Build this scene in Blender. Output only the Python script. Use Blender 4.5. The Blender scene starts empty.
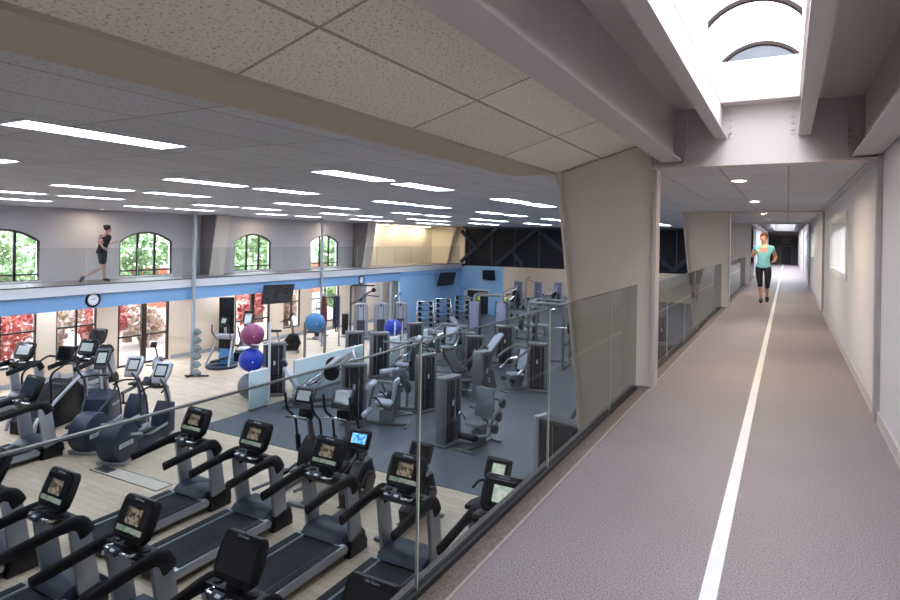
import bpy, bmesh, math, random
from mathutils import Vector as V, Matrix as Mx, noise as mnoise
random.seed(11)
sc = bpy.context.scene
COL = sc.collection
GZ = -3.0           # gym floor, the running track is z = 0
XW = -19.4          # far long wall
CZ = 2.25           # hall ceiling
PI = math.pi
sc.view_settings.view_transform = 'Standard'
sc.view_settings.look = 'None'
sc.view_settings.gamma = 1
sc.view_settings.use_curve_mapping = False
sc.view_settings.exposure = 1.4
try:
    sc.cycles.use_denoising = True
    sc.cycles.max_bounces = 10
    sc.cycles.transparent_max_bounces = 24
    sc.cycles.sample_clamp_indirect = 6
    sc.cycles.caustics_reflective = False
    sc.cycles.caustics_refractive = False
except Exception:
    pass

# ------------------------------------------------------------------ camera
F, PY, TH, RO = 607.5, 238.9, math.radians(29.06), math.radians(.957)
cr = V((math.cos(TH), math.sin(TH), 0)); cf = V((-math.sin(TH), math.cos(TH), 0)); cu = V((0, 0, 1))
cr, cu = cr*math.cos(RO)+cu*math.sin(RO), cu*math.cos(RO)-cr*math.sin(RO)
cam = bpy.data.cameras.new('camera'); co = bpy.data.objects.new('camera', cam); COL.objects.link(co)
co.matrix_world = Mx((cr, cu, -cf)).transposed().to_4x4()
co.location = (0, 0, 1.5)
cam.sensor_width = 36; cam.lens = F/900*36; cam.shift_y = -(300-PY)/900
cam.clip_start = .05; cam.clip_end = 300
sc.camera = co

# ------------------------------------------------------------------ materials
def lin(c):
    return tuple((x/255/12.92 if x/255 <= .04045 else ((x/255+.055)/1.055)**2.4) for x in c)+(1,)
MATS = {}
def nmat(name):
    m = bpy.data.materials.new(name); m.use_nodes = True
    nt = m.node_tree; nt.nodes.clear()
    out = nt.nodes.new('ShaderNodeOutputMaterial')
    return m, nt, out
def mat(name, col, rough=.5, metal=0, var=.06, scale=9, bump=0, bscale=80, emit=0, ecol=None, spec=.5, alt=None):
    """principled surface with a soft noise variation of its own colour"""
    m, nt, out = nmat(name)
    p = nt.nodes.new('ShaderNodeBsdfPrincipled'); nt.links.new(p.outputs[0], out.inputs[0])
    p.inputs['Roughness'].default_value = rough; p.inputs['Metallic'].default_value = metal
    p.inputs['Specular IOR Level'].default_value = spec
    tc = nt.nodes.new('ShaderNodeTexCoord')
    n = nt.nodes.new('ShaderNodeTexNoise'); n.inputs['Scale'].default_value = scale; n.inputs['Detail'].default_value = 3
    nt.links.new(tc.outputs['Object'], n.inputs['Vector'])
    mx = nt.nodes.new('ShaderNodeMix'); mx.data_type = 'RGBA'
    a = lin(col); b = lin(alt) if alt else a
    mx.inputs['A'].default_value = tuple(x*(1-var) for x in a[:3])+(1,)
    mx.inputs['B'].default_value = tuple(min(1, x*(1+var)) for x in b[:3])+(1,)
    nt.links.new(n.outputs['Fac'], mx.inputs['Factor']); nt.links.new(mx.outputs['Result'], p.inputs['Base Color'])
    if bump:
        n2 = nt.nodes.new('ShaderNodeTexNoise'); n2.inputs['Scale'].default_value = bscale
        nt.links.new(tc.outputs['Object'], n2.inputs['Vector'])
        bp = nt.nodes.new('ShaderNodeBump'); bp.inputs['Strength'].default_value = bump; bp.inputs['Distance'].default_value = .01
        nt.links.new(n2.outputs['Fac'], bp.inputs['Height']); nt.links.new(bp.outputs[0], p.inputs['Normal'])
    if emit:
        p.inputs['Emission Color'].default_value = lin(ecol or col); p.inputs['Emission Strength'].default_value = emit
    MATS[name] = m
    return m
def N(nt, t, **kw):
    n = nt.nodes.new(t)
    for k, v in kw.items():
        if k.startswith('i_'): n.inputs[k[2:].replace('_', ' ')].default_value = v
        else: setattr(n, k, v)
    return n
def ramp(nt, fac, stops):
    r = N(nt, 'ShaderNodeValToRGB'); e = r.color_ramp.elements
    e[0].position, e[0].color = stops[0]; e[1].position, e[1].color = stops[1]
    for s in stops[2:]:
        q = e.new(s[0]); q.color = s[1]
    nt.links.new(fac, r.inputs[0]); return r
def princ(name, rough, spec=.5):
    m, nt, out = nmat(name); p = N(nt, 'ShaderNodeBsdfPrincipled'); nt.links.new(p.outputs[0], out.inputs[0])
    p.inputs['Roughness'].default_value = rough; p.inputs['Specular IOR Level'].default_value = spec
    tc = N(nt, 'ShaderNodeTexCoord'); MATS[name] = m
    return m, nt, p, tc
def mixc(nt, fac, a, b, mode='MIX'):
    x = N(nt, 'ShaderNodeMix', data_type='RGBA', blend_type=mode)
    for s, v in ((x.inputs['Factor'], fac), (x.inputs['A'], a), (x.inputs['B'], b)):
        if isinstance(v, (int, float, tuple)): s.default_value = v
        else: nt.links.new(v, s)
    return x.outputs['Result']
def mapping(nt, tc, scale=(1, 1, 1), rot=(0, 0, 0), loc=(0, 0, 0)):
    mp = N(nt, 'ShaderNodeMapping'); nt.links.new(tc.outputs['Object'], mp.inputs[0])
    mp.inputs['Scale'].default_value = scale; mp.inputs['Rotation'].default_value = rot; mp.inputs['Location'].default_value = loc
    return mp.outputs[0]

def tile_mat(name, col, line, speck, offs=(0, 0), msize=.009, spot=.55, ns=55.0, bw=1.22, rh=.61):
    """lay-in ceiling tiles 1.22 x 0.61 with fissured face"""
    m, nt, p, tc = princ(name, .85, .3)
    v = mapping(nt, tc, rot=(0, 0, PI/2), loc=(offs[0], offs[1], 0))
    b = N(nt, 'ShaderNodeTexBrick', offset=0.0, squash=1.0)
    nt.links.new(v, b.inputs['Vector'])
    for k, q in (('Scale', 1), ('Mortar Size', msize), ('Mortar Smooth', .1), ('Bias', 0), ('Brick Width', bw), ('Row Height', rh)):
        b.inputs[k].default_value = q
    c = lin(col)
    b.inputs['Color1'].default_value = tuple(x*.94 for x in c[:3])+(1,); b.inputs['Color2'].default_value = tuple(x*1.05 for x in c[:3])+(1,)
    b.inputs['Mortar'].default_value = lin(line)
    n = N(nt, 'ShaderNodeTexNoise', i_Scale=ns, i_Detail=4.0, i_Roughness=.6)
    nt.links.new(mapping(nt, tc, scale=(1, .55, 1)), n.inputs['Vector'])
    r = ramp(nt, n.outputs['Fac'], [(spot-.19, lin(speck)), (spot-.11, (1, 1, 1, 1))])
    nt.links.new(mixc(nt, 1.0, b.outputs['Color'], r.outputs[0], 'MULTIPLY'), p.inputs['Base Color'])
    bp = N(nt, 'ShaderNodeBump'); bp.inputs['Strength'].default_value = .25; bp.inputs['Distance'].default_value = .01
    nt.links.new(n.outputs['Fac'], bp.inputs['Height']); nt.links.new(bp.outputs[0], p.inputs['Normal'])
    return m
tile_mat('hall_tile', (206, 208, 214), (165, 164, 165), (215, 215, 215))
tile_mat('slope_tile', (246, 239, 226), (182, 174, 160), (196, 188, 176), offs=(.74, 0), msize=.011, ns=85.0, bw=1.515, rh=.53)

def speckle_floor(name, base, dark, light, sc_=150, rough=.55):
    m, nt, p, tc = princ(name, rough, .35)
    n = N(nt, 'ShaderNodeTexNoise', i_Scale=float(sc_), i_Detail=2.0, i_Roughness=.7)
    nt.links.new(tc.outputs['Object'], n.inputs['Vector'])
    r = ramp(nt, n.outputs['Fac'], [(.36, lin(dark)), (.47, lin(base)), (.58, lin(base)), (.68, lin(light))])
    n2 = N(nt, 'ShaderNodeTexNoise', i_Scale=.9, i_Detail=3.0)
    nt.links.new(tc.outputs['Object'], n2.inputs['Vector'])
    r2 = ramp(nt, n2.outputs['Fac'], [(.3, (.88, .88, .88, 1)), (.7, (1.0, 1.0, 1.0, 1))])
    nt.links.new(mixc(nt, 1.0, r.outputs[0], r2.outputs[0], 'MULTIPLY'), p.inputs['Base Color'])
    bp = N(nt, 'ShaderNodeBump'); bp.inputs['Strength'].default_value = .15; bp.inputs['Distance'].default_value = .004
    nt.links.new(n.outputs['Fac'], bp.inputs['Height']); nt.links.new(bp.outputs[0], p.inputs['Normal'])
    return m
speckle_floor('track_rubber', (154, 143, 146), (98, 90, 94), (196, 186, 188), 130)
speckle_floor('track_border', (124, 112, 106), (80, 70, 66), (160, 148, 142), 130)
speckle_floor('gym_rubber', (90, 97, 107), (76, 82, 92), (106, 114, 126), 60, .38)

m, nt, p, tc = princ('wood_floor', .42, .4)
b = N(nt, 'ShaderNodeTexBrick', offset=.37, squash=1.0); nt.links.new(mapping(nt, tc, rot=(0, 0, 0)), b.inputs['Vector'])
for k, q in (('Scale', 1), ('Mortar Size', .003), ('Mortar Smooth', .2), ('Bias', 0), ('Brick Width', 1.2), ('Row Height', .16)):
    b.inputs[k].default_value = q
b.inputs['Color1'].default_value = lin((216, 199, 177)); b.inputs['Color2'].default_value = lin((200, 182, 159)); b.inputs['Mortar'].default_value = lin((140, 124, 106))
n = N(nt, 'ShaderNodeTexNoise', i_Scale=6.0, i_Detail=5.0); nt.links.new(mapping(nt, tc, scale=(.6, 7, 1)), n.inputs['Vector'])
r = ramp(nt, n.outputs['Fac'], [(.3, (.82, .81, .8, 1)), (.7, (1.05, 1.05, 1.05, 1))])
nt.links.new(mixc(nt, 1.0, b.outputs['Color'], r.outputs[0], 'MULTIPLY'), p.inputs['Base Color'])

def glass(name, tint=(230, 240, 236), gl=.9, rough=.0, ior=1.5):
    m, nt, out = nmat(name)
    t = N(nt, 'ShaderNodeBsdfTransparent'); t.inputs[0].default_value = lin(tint)
    g = N(nt, 'ShaderNodeBsdfGlossy'); g.inputs['Roughness'].default_value = rough; g.inputs[0].default_value = (gl, gl, gl, 1)
    fr = N(nt, 'ShaderNodeFresnel'); fr.inputs[0].default_value = ior
    ge = N(nt, 'ShaderNodeNewGeometry'); sb = N(nt, 'ShaderNodeMath', operation='SUBTRACT'); sb.inputs[0].default_value = 1
    ml = N(nt, 'ShaderNodeMath', operation='MULTIPLY')
    nt.links.new(ge.outputs['Backfacing'], sb.inputs[1]); nt.links.new(sb.outputs[0], ml.inputs[0]); nt.links.new(fr.outputs[0], ml.inputs[1])
    mx = N(nt, 'ShaderNodeMixShader')
    nt.links.new(ml.outputs[0], mx.inputs[0]); nt.links.new(t.outputs[0], mx.inputs[1]); nt.links.new(g.outputs[0], mx.inputs[2])
    nt.links.new(mx.outputs[0], out.inputs[0]); MATS[name] = m
glass('rail_glass', (229, 232, 232), .45, .015, 1.28)
glass('balcony_glass', (246, 248, 247), .5, .015, 1.3)
glass('window_glass', (246, 250, 250), .6)
def emis(name, col, s):
    m, nt, out = nmat(name); e = N(nt, 'ShaderNodeEmission'); e.inputs[0].default_value = lin(col); e.inputs[1].default_value = s
    nt.links.new(e.outputs[0], out.inputs[0]); MATS[name] = m
emis('tube_light', (226, 236, 255), 13.0)
emis('spot_light', (255, 232, 200), 340.0)
emis('spot_light_dim', (255, 232, 200), 130.0)
emis('side_room_fill', (244, 248, 255), 26.0)
emis('warm_strip', (255, 238, 208), 15.0)
def screen_mat(name, a, b, s, scale=22):
    m, nt, out = nmat(name); e = N(nt, 'ShaderNodeEmission'); e.inputs[1].default_value = s
    tc = N(nt, 'ShaderNodeTexCoord'); n = N(nt, 'ShaderNodeTexNoise', i_Scale=float(scale), i_Detail=2.0)
    nt.links.new(tc.outputs['Object'], n.inputs['Vector'])
    r = ramp(nt, n.outputs['Fac'], [(.42, lin(a)), (.55, lin(b))])
    nt.links.new(r.outputs[0], e.inputs[0]); nt.links.new(e.outputs[0], out.inputs[0]); MATS[name] = m
screen_mat('screen_photo', (74, 62, 54), (158, 146, 128), .4, 26)
screen_mat('screen_strip', (96, 128, 108), (160, 164, 154), .4, 14)
screen_mat('screen_white', (176, 194, 180), (210, 220, 206), .5, 16)
screen_mat('screen_blue', (40, 120, 190), (140, 200, 235), .9, 24)

mat('screen_dark', (22, 24, 27), .12, spec=.6)
mat('screen_lcd', (176, 186, 184), .2)
mat('black_plastic', (8, 9, 12), .42, var=.15, spec=.35)
mat('black_grip', (6, 7, 9), .6, var=.2, spec=.3)
mat('belt', (15, 19, 27), .6, var=.12, spec=.25)
mat('navy_plastic', (26, 38, 60), .42, var=.08)
mat('silver_paint', (168, 172, 180), .34, .55, var=.05)
mat('grey_frame', (120, 122, 126), .36, .45, var=.06)
mat('dark_frame', (66, 70, 78), .4, .4, var=.08)
mat('chrome', (205, 208, 212), .14, 1, var=.03)
mat('shroud', (26, 28, 33), .3, var=.2)
mat('plate_stack', (26, 27, 30), .35, .3, var=.3, scale=30)
mat('pad_grey', (116, 122, 134), .55, var=.05)
mat('pad_pale', (178, 186, 200), .5, var=.05)
mat('pad_black', (30, 31, 36), .5, var=.1)
mat('lavender_shield', (124, 129, 152), .4, var=.05)
mat('lime', (190, 214, 60), .5)
mat('white_plastic', (214, 216, 218), .4)
mat('label_white', (208, 214, 222), .4)
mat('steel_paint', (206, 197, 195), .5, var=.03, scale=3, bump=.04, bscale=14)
mat('column_paint', (222, 213, 200), .55, var=.03, scale=2)
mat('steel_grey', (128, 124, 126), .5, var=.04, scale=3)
mat('bolt', (196, 186, 184), .45, .2)
mat('wall_white', (228, 225, 226), .6, var=.02, scale=2)
mat('wall_upper', (208, 205, 208), .65, var=.02, scale=1.2)
mat('wall_cream', (226, 208, 186), .65, var=.02, scale=2)
mat('wall_warm_lit', (244, 232, 208), .65, var=.02, scale=2)  # warm light on the balcony end wall mixed into its colour
mat('wall_blue', (148, 190, 228), .55, var=.03, scale=2)
mat('beam_blue', (126, 168, 212), .5, var=.03, scale=2)
mat('fascia', (206, 208, 212), .45, var=.02)
mat('post_paint', (168, 174, 184), .4, .2, var=.03)
mat('strip_taupe', (192, 183, 163), .7, var=.06, scale=3)
mat('line_white', (238, 238, 236), .5, var=.02)
mat('baseboard', (206, 202, 200), .4, var=.02)
mat('rail_metal', (92, 92, 92), .35, .7)
mat('top_edge', (84, 92, 90), .4)
mat('glass_edge', (206, 216, 196), .2, spec=.8)
mat('frame_dark', (44, 40, 40), .45)
mat('frame_brown', (52, 38, 34), .45)
mat('dark_wall', (90, 83, 84), .6)
mat('dark_door', (38, 36, 38), .5)
mat('truss_dark', (26, 28, 36), .45, var=.3, spec=.2)
mat('truss_steel', (78, 82, 92), .45, .2)
mat('rib_dark', (40, 34, 32), .6, spec=.1)
mat('tv_black', (28, 34, 48), .16, spec=.6)
mat('clock_face', (222, 226, 232), .5)
mat('pale_panel', (198, 220, 224), .25, var=.03)
mat('ball_pink', (140, 60, 104), .3, var=.06, scale=3)
mat('ball_blue', (10, 50, 165), .28, var=.06, scale=3)
mat('ball_grey', (96, 100, 108), .32, var=.06, scale=3)
mat('ball_teal', (60, 120, 170), .4, var=.1)
mat('ball_slate', (118, 132, 138), .5, var=.1)
mat('band_red', (110, 56, 52), .6, var=.2)
mat('band_navy', (40, 46, 80), .6, var=.2)
mat('orange_pedal', (196, 140, 84), .6)
mat('skin', (206, 158, 132), .5, var=.05)
mat('skin_pale', (200, 160, 146), .5, var=.05)
mat('aqua_shirt', (132, 208, 220), .7, var=.12, scale=14, alt=(112, 186, 206))
mat('black_cloth', (24, 24, 28), .75, var=.15)
mat('green_black_cloth', (36, 44, 46), .75, var=.15)
mat('hair_auburn', (96, 52, 34), .6, var=.3, scale=40)
mat('hair_dark', (28, 22, 20), .6, var=.3, scale=40)
mat('shoe', (60, 58, 62), .5, var=.3, scale=30)
mat('shoe_white', (190, 190, 192), .5)
mat('border_line', (172, 160, 156), .5, var=.03)
mat('column_right', (176, 172, 172), .5, var=.03)
mat('shoe_dark', (52, 52, 54), .5, .5)
mat('gable_grey', (58, 62, 70), .5, var=.3)
mat('lip', (150, 80, 74), .5)
mat('ground_outside', (150, 134, 132), .9, var=.15, scale=2)
mat('hatch_wood', (206, 196, 182), .4)
def leaf(name, a, b, c):
    m, nt, p, tc = princ(name, .6, .3)
    n = N(nt, 'ShaderNodeTexNoise', i_Scale=2.2, i_Detail=4.0); nt.links.new(tc.outputs['Object'], n.inputs['Vector'])
    r = ramp(nt, n.outputs['Fac'], [(.35, lin(a)), (.5, lin(b)), (.62, lin(c))])
    nt.links.new(r.outputs[0], p.inputs['Base Color'])
leaf('leaf_green', (92, 124, 84), (132, 160, 116), (186, 204, 166))
leaf('leaf_red', (150, 66, 62), (178, 96, 92), (206, 160, 156))
leaf('leaf_mixed', (130, 126, 96), (176, 150, 140), (200, 186, 182))
mat('bark', (110, 86, 72), .9, var=.2)
mat('brick_red', (176, 96, 74), .8, var=.15)
m, nt, out = nmat('vault')
tl = N(nt, 'ShaderNodeBsdfTranslucent'); tl.inputs[0].default_value = (.78, .79, .8, 1)
tp = N(nt, 'ShaderNodeBsdfTransparent'); tp.inputs[0].default_value = (.95, .97, 1, 1)
mx = N(nt, 'ShaderNodeMixShader'); mx.inputs[0].default_value = .0
nt.links.new(tl.outputs[0], mx.inputs[1]); nt.links.new(tp.outputs[0], mx.inputs[2]); nt.links.new(mx.outputs[0], out.inputs[0]); MATS['vault'] = m

# ------------------------------------------------------------------ mesh builder
def rotm(r):
    return Mx.Rotation(r[2], 4, 'Z') @ Mx.Rotation(r[1], 4, 'Y') @ Mx.Rotation(r[0], 4, 'X')
KID = {}
def link_kid(o, parent):
    o.parent = parent; KID.setdefault(parent.name, []).append(o)
def children(o): return KID.get(o.name, [])
class MB:
    def __init__(s): s.bm = bmesh.new()
    def box(s, c, d, bev=0, rot=(0, 0, 0), seg=2):
        M = Mx.Translation(c) @ rotm(rot) @ Mx.Diagonal((d[0], d[1], d[2], 1))
        vs = bmesh.ops.create_cube(s.bm, size=1, matrix=M)['verts']
        if bev:
            es = list({e for v in vs for e in v.link_edges})
            bmesh.ops.bevel(s.bm, geom=es, offset=bev, segments=seg, affect='EDGES', profile=.5)
        return s
    def span(s, a, b, bev=0):
        return s.box([(a[i]+b[i])/2 for i in range(3)], [abs(b[i]-a[i]) for i in range(3)], bev)
    def cyl(s, p, q, r, r2=None, n=14, bev=0):
        p, q = V(p), V(q); d = q-p
        M = Mx.Translation((p+q)/2) @ d.to_track_quat('Z', 'Y').to_matrix().to_4x4()
        vs = bmesh.ops.create_cone(s.bm, cap_ends=True, segments=n, radius1=r, radius2=r if r2 is None else r2, depth=d.length, matrix=M)['verts']
        if bev:
            es = [e for e in {e for v in vs for e in v.link_edges} if any(len(f.verts) > 4 for f in e.link_faces)]
            bmesh.ops.bevel(s.bm, geom=es, offset=bev, segments=2, affect='EDGES', profile=.5)
        return s
    def sph(s, c, r, sc_=(1, 1, 1), u=20, v=12, rot=(0, 0, 0)):
        M = Mx.Translation(c) @ rotm(rot) @ Mx.Diagonal((sc_[0], sc_[1], sc_[2], 1))
        bmesh.ops.create_uvsphere(s.bm, u_segments=u, v_segments=v, radius=r, matrix=M); return s
    def tube(s, pts, r, n=8, fil=0, fn=4, closed=False, flat=1.0):
        """sweep along a polyline; fil rounds the corners; r may be a list; flat squeezes the section"""
        pts = [V(p) for p in pts]
        if fil:
            out = [pts[0]]
            for i in range(1, len(pts)-1):
                a, b, c = pts[i-1], pts[i], pts[i+1]
                l = min(fil, (a-b).length*.48, (c-b).length*.48)
                p0 = b+(a-b).normalized()*l; p1 = b+(c-b).normalized()*l
                for k in range(fn+1):
                    t = k/fn; out.append(p0*(1-t)**2+b*2*t*(1-t)+p1*t*t)
            out.append(pts[-1]); pts = out
        m = len(pts); rs = r if isinstance(r, (list, tuple)) else [r]*m
        if len(rs) != m: rs = [rs[0]+(rs[-1]-rs[0])*i/(m-1) for i in range(m)]
        tg = []
        for i in range(m):
            a = pts[(i-1) % m] if closed or i else pts[0]; b = pts[(i+1) % m] if closed or i < m-1 else pts[-1]
            tg.append((b-a).normalized())
        up = V((0, 0, 1)) if abs(tg[0].z) < .9 else V((1, 0, 0))
        nrm = (up-tg[0]*up.dot(tg[0])).normalized(); rings = []
        for i in range(m):
            nrm = (nrm-tg[i]*nrm.dot(tg[i])).normalized(); bi = tg[i].cross(nrm)
            rings.append([s.bm.verts.new(pts[i]+(nrm*math.cos(2*PI*k/n)+bi*math.sin(2*PI*k/n)*flat)*rs[i]) for k in range(n)])
        for i in range(m if closed else m-1):
            A, B = rings[i], rings[(i+1) % m]
            for k in range(n): s.bm.faces.new((A[k], A[(k+1) % n], B[(k+1) % n], B[k]))
        if not closed:
            s.bm.faces.new(rings[0][::-1]); s.bm.faces.new(rings[-1])
        return s
    def prism(s, poly, axis, a, b, bev=0, seg=2):
        """extrude a 2D outline along an axis: 'x' outline (y,z), 'y' outline (x,z), 'z' outline (x,y)"""
        def P(u, v, w): return {'x': (w, u, v), 'y': (u, w, v), 'z': (u, v, w)}[axis]
        A = [s.bm.verts.new(P(u, v, a)) for u, v in poly]; B = [s.bm.verts.new(P(u, v, b)) for u, v in poly]
        n = len(poly); fs = [s.bm.faces.new(A), s.bm.faces.new(B[::-1])]
        for i in range(n): fs.append(s.bm.faces.new((A[i], B[i], B[(i+1) % n], A[(i+1) % n])))
        bmesh.ops.recalc_face_normals(s.bm, faces=fs)
        if bev:
            es = list({e for f in fs[:2] for e in f.edges})
            bmesh.ops.bevel(s.bm, geom=es, offset=bev, segments=seg, affect='EDGES', profile=.5)
        return s
    def torus(s, c, R_, r, axis='z', n=24, k=8, squash=1):
        pts = []
        for i in range(n):
            a = 2*PI*i/n; u, v = R_*math.cos(a), R_*math.sin(a)*squash
            pts.append(V(c)+V({'x': (0, u, v), 'y': (u, 0, v), 'z': (u, v, 0)}[axis]))
        return s.tube(pts, r, n=k, closed=True)
    def obj(s, name, m, parent=None, M=None, smooth=True, kind=None, ang=40):
        if M is not None: bmesh.ops.transform(s.bm, matrix=M, verts=s.bm.verts)
        bmesh.ops.recalc_face_normals(s.bm, faces=s.bm.faces)
        me = bpy.data.meshes.new(name); s.bm.to_mesh(me); s.bm.free()
        me.materials.append(MATS[m])
        if smooth:
            me.polygons.foreach_set('use_smooth', [True]*len(me.polygons))
            try: me.set_sharp_from_angle(angle=math.radians(ang))
            except Exception: pass
        o = bpy.data.objects.new(name, me); COL.objects.link(o)
        if parent: link_kid(o, parent)
        if kind: o['kind'] = kind
        return o
def T(name, label, cat, loc=(0, 0, 0), rz=0, group=None):
    o = bpy.data.objects.new(name, None); o.empty_display_size = .2; COL.objects.link(o)
    o.location = loc; o.rotation_euler = (0, 0, rz); o['label'] = label; o['category'] = cat
    if group: o['group'] = group
    return o
def tag(o, label, cat, group=None):
    o['label'] = label; o['category'] = cat
    if group: o['group'] = group
    return o
def dup(root, loc, rz, label, group=None):
    r = root.copy(); COL.objects.link(r); r.location = loc; r.rotation_euler = (0, 0, rz); r['label'] = label
    if group: r['group'] = group
    for ch in children(root):
        c = ch.copy(); COL.objects.link(c); link_kid(c, r)
        for g in children(ch):
            d = g.copy(); COL.objects.link(d); link_kid(d, c)
    return r
def S(name, mb, m, parent=None, smooth=False):
    return mb.obj(name, m, parent, smooth=smooth, kind='structure')
def text(body, size, name, m, parent, loc, rot, ext=.001):
    cu_ = bpy.data.curves.new(name, 'FONT'); cu_.body = body; cu_.size = size; cu_.extrude = ext
    cu_.align_x = 'CENTER'; cu_.align_y = 'CENTER'; cu_.materials.append(MATS[m])
    tmp = bpy.data.objects.new(name, cu_); COL.objects.link(tmp)
    me = bpy.data.meshes.new_from_object(tmp); me.name = name
    bpy.data.objects.remove(tmp); bpy.data.curves.remove(cu_)
    o = bpy.data.objects.new(name, me); COL.objects.link(o); link_kid(o, parent); o.location = loc; o.rotation_euler = rot
    return o
ORD = ['first', 'second', 'third', 'fourth', 'fifth', 'sixth', 'seventh', 'eighth', 'ninth', 'tenth', 'eleventh', 'twelfth', 'thirteenth', 'fourteenth', 'fifteenth', 'sixteenth']
# ================================================================== the setting
Y0, YE, YF = -4.0, 33.0, 48.0
S('floor', MB().span((XW-.2, Y0, GZ-.2), (-1.2, YF, GZ)), 'wood_floor')
S('floor_rubber', MB().span((-12.0, 9.6, GZ), (-1.35, YF-.1, GZ+.012)), 'gym_rubber')
S('floor_rubber', MB().span((-17.6, 21.5, GZ), (-12.0, YF-.1, GZ+.012)), 'gym_rubber')
# near track
S('floor_track', MB().span((-1.42, Y0, -.3), (.72, 55, 0)), 'track_rubber')
S('trim_1', MB().span((-1.34, Y0, 0), (-1.22, 55, .004)), 'track_border')
S('trim_2', MB().span((-1.22, Y0, 0), (-1.205, 55, .005)), 'border_line')
S('trim_3', MB().span((-.305, Y0, 0), (-.24, 54, .004)), 'line_white')
S('wall_under_track', MB().span((-1.35, Y0, GZ), (-1.2, YF, -.3)), 'wall_upper')
# right wall with interior windows
def wall_holes(name, x0, x1, ya, yb, za, zb, holes, m):
    """wall slab in the y-z plane; holes (y0,y1,z0,z1) sorted by y"""
    mb = MB(); y = ya
    for (a, b, c, d) in holes:
        mb.span((x0, y, za), (x1, a, zb))
        if c > za: mb.span((x0, a, za), (x1, b, c))
        if d < zb: mb.span((x0, a, d), (x1, b, zb))
        y = b
    mb.span((x0, y, za), (x1, yb, zb))
    return S(name, mb, m)
RW = [(9.75, 13.1, 1.08, 1.9), (20.9, 23.2, 1.1, 1.9), (28.5, 31.0, 1.1, 1.9), (36, 38.5, 1.1, 1.9)]
wall_holes('wall_right', .7, .85, Y0, 55, 0, 3.1, RW, 'wall_white')
S('baseboard_right', MB().span((.685, Y0, 0), (.7, 54, .1), ).span((.68, Y0, 0), (.685, 54, .015)), 'baseboard')
for i, (a, b, c, d) in enumerate(RW):
    w = S('window_%d' % (i+1), MB().span((.68, a-.06, c-.06), (.71, b+.06, c)).span((.68, a-.06, d), (.71, b+.06, d+.06))
          .span((.68, a-.06, c), (.71, a, d)).span((.68, b, c), (.71, b+.06, d)), 'line_white')
    S('window_sill', MB().span((.7, a, c), (.99, b, c+.02)), 'line_white', w)
    S('window_reveal', MB().span((.85, a, d-.02), (.99, b, d)).span((.85, a-.02, c), (.99, a, d)).span((.85, b, c), (.99, b+.02, d)), 'line_white', w)
    MB().span((.97, a, c), (.98, b, d)).obj('pane', 'window_glass', w, smooth=False, kind='structure')
    S('mullion', MB().span((.955, a+.35, c), (.985, a+.4, d)).span((.955, a, c), (.985, a+.35, c+.3)), 'steel_grey', w)
# the room behind the interior windows, brightened by added unseen panels
S('wall_side_room', MB().span((3.4, 7, 0), (3.5, 42, 3)).span((.85, 7, 0), (3.4, 7.1, 3)).span((.85, 41.9, 0), (3.4, 42, 3)), 'wall_white')
S('floor_side_room', MB().span((.85, 7, -.1), (3.4, 42, 0)), 'track_border')
S('ceiling_side_room', MB().span((.85, 7, 2.6), (3.4, 42, 2.7)), 'wall_white')
for i, y in enumerate((11.4, 22, 30, 37)):
    l = T('ceiling_light', 'unseen panel added to brighten the side room behind the %s window in the corridor wall' % ORD[i], 'light', (2.1, y, 2.6))
    MB().span((-.3, -.6, -.03), (.3, .6, 0)).obj('frame', 'white_plastic', l, smooth=False)
    MB().span((-.27, -.57, -.035), (.27, .57, -.03)).obj('diffuser', 'side_room_fill', l, smooth=False)
# pilasters (steel column flanges) on the right wall
for y in (6.33, 15.5, 24.75, 33.9, 43):
    S('column_right', MB().span((.66, y-.055, 0), (.7, y+.055, 2.6), .004), 'column_right')
# corridor end
S('wall_corridor_end', MB().span((-1.42, 53.6, 0), (.85, 53.8, 3.4)), 'dark_wall')
d = S('door_1', MB().span((-.42, 53.54, 0), (.28, 53.6, 1.35)), 'dark_door')
S('door_frame', MB().span((-.46, 53.52, 0), (-.42, 53.6, 1.38)).span((.28, 53.52, 0), (.32, 53.6, 1.38)).span((-.46, 53.52, 1.35), (.32, 53.6, 1.39)), 'steel_grey', d)
S('door_handle', MB().cyl((.2, 53.54, .7), (.2, 53.49, .7), .02).box((.16, 53.49, .7), (.1, .02, .02)), 'chrome', d)
pf = T('wall_picture', 'small grey picture hung above the dark doorway at the corridor end', 'picture', (-.07, 53.6, 1.5))
MB().span((-.36, -.03, 0), (.36, 0, .55)).obj('frame', 'frame_dark', pf, smooth=False)
MB().span((-.32, -.034, .04), (.32, -.03, .51)).obj('print', 'steel_grey', pf, smooth=False)
# end wall baseboard
S('baseboard_end', MB().span((-1.3, 53.57, 0), (-.46, 53.6, .1)).span((.32, 53.57, 0), (.69, 53.6, .1)), 'steel_grey')

# ---- ceilings
S('ceiling', MB().span((XW-.2, Y0, CZ), (-2.8, YF, CZ+.15)).span((-2.8, 6.55, CZ), (-1.25, YF, CZ+.15)), 'hall_tile')
S('ceiling_corridor', MB().span((-1.25, 6.5, CZ), (.7, 24.7, CZ+.15)), 'hall_tile')
S('trim_4', MB().span((-2.8, Y0, CZ-.012), (-2.28, 6.5, CZ+.1)), 'strip_taupe')
S('trim_5', MB().span((-2.3, Y0, CZ-.02), (-2.26, 6.5, CZ+.02)), 'strip_taupe')
# sloped tiles rising from the strip to the steel beam
L_ = math.hypot(1.16, .34)
sl = S('ceiling_slope', MB().box((L_/2, 0, .04), (L_, 6.52-Y0, .08)), 'slope_tile')
sl.location = (-2.28, (6.52+Y0)/2, CZ); sl.rotation_euler = (0, -math.atan2(.34, 1.16), 0)
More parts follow.
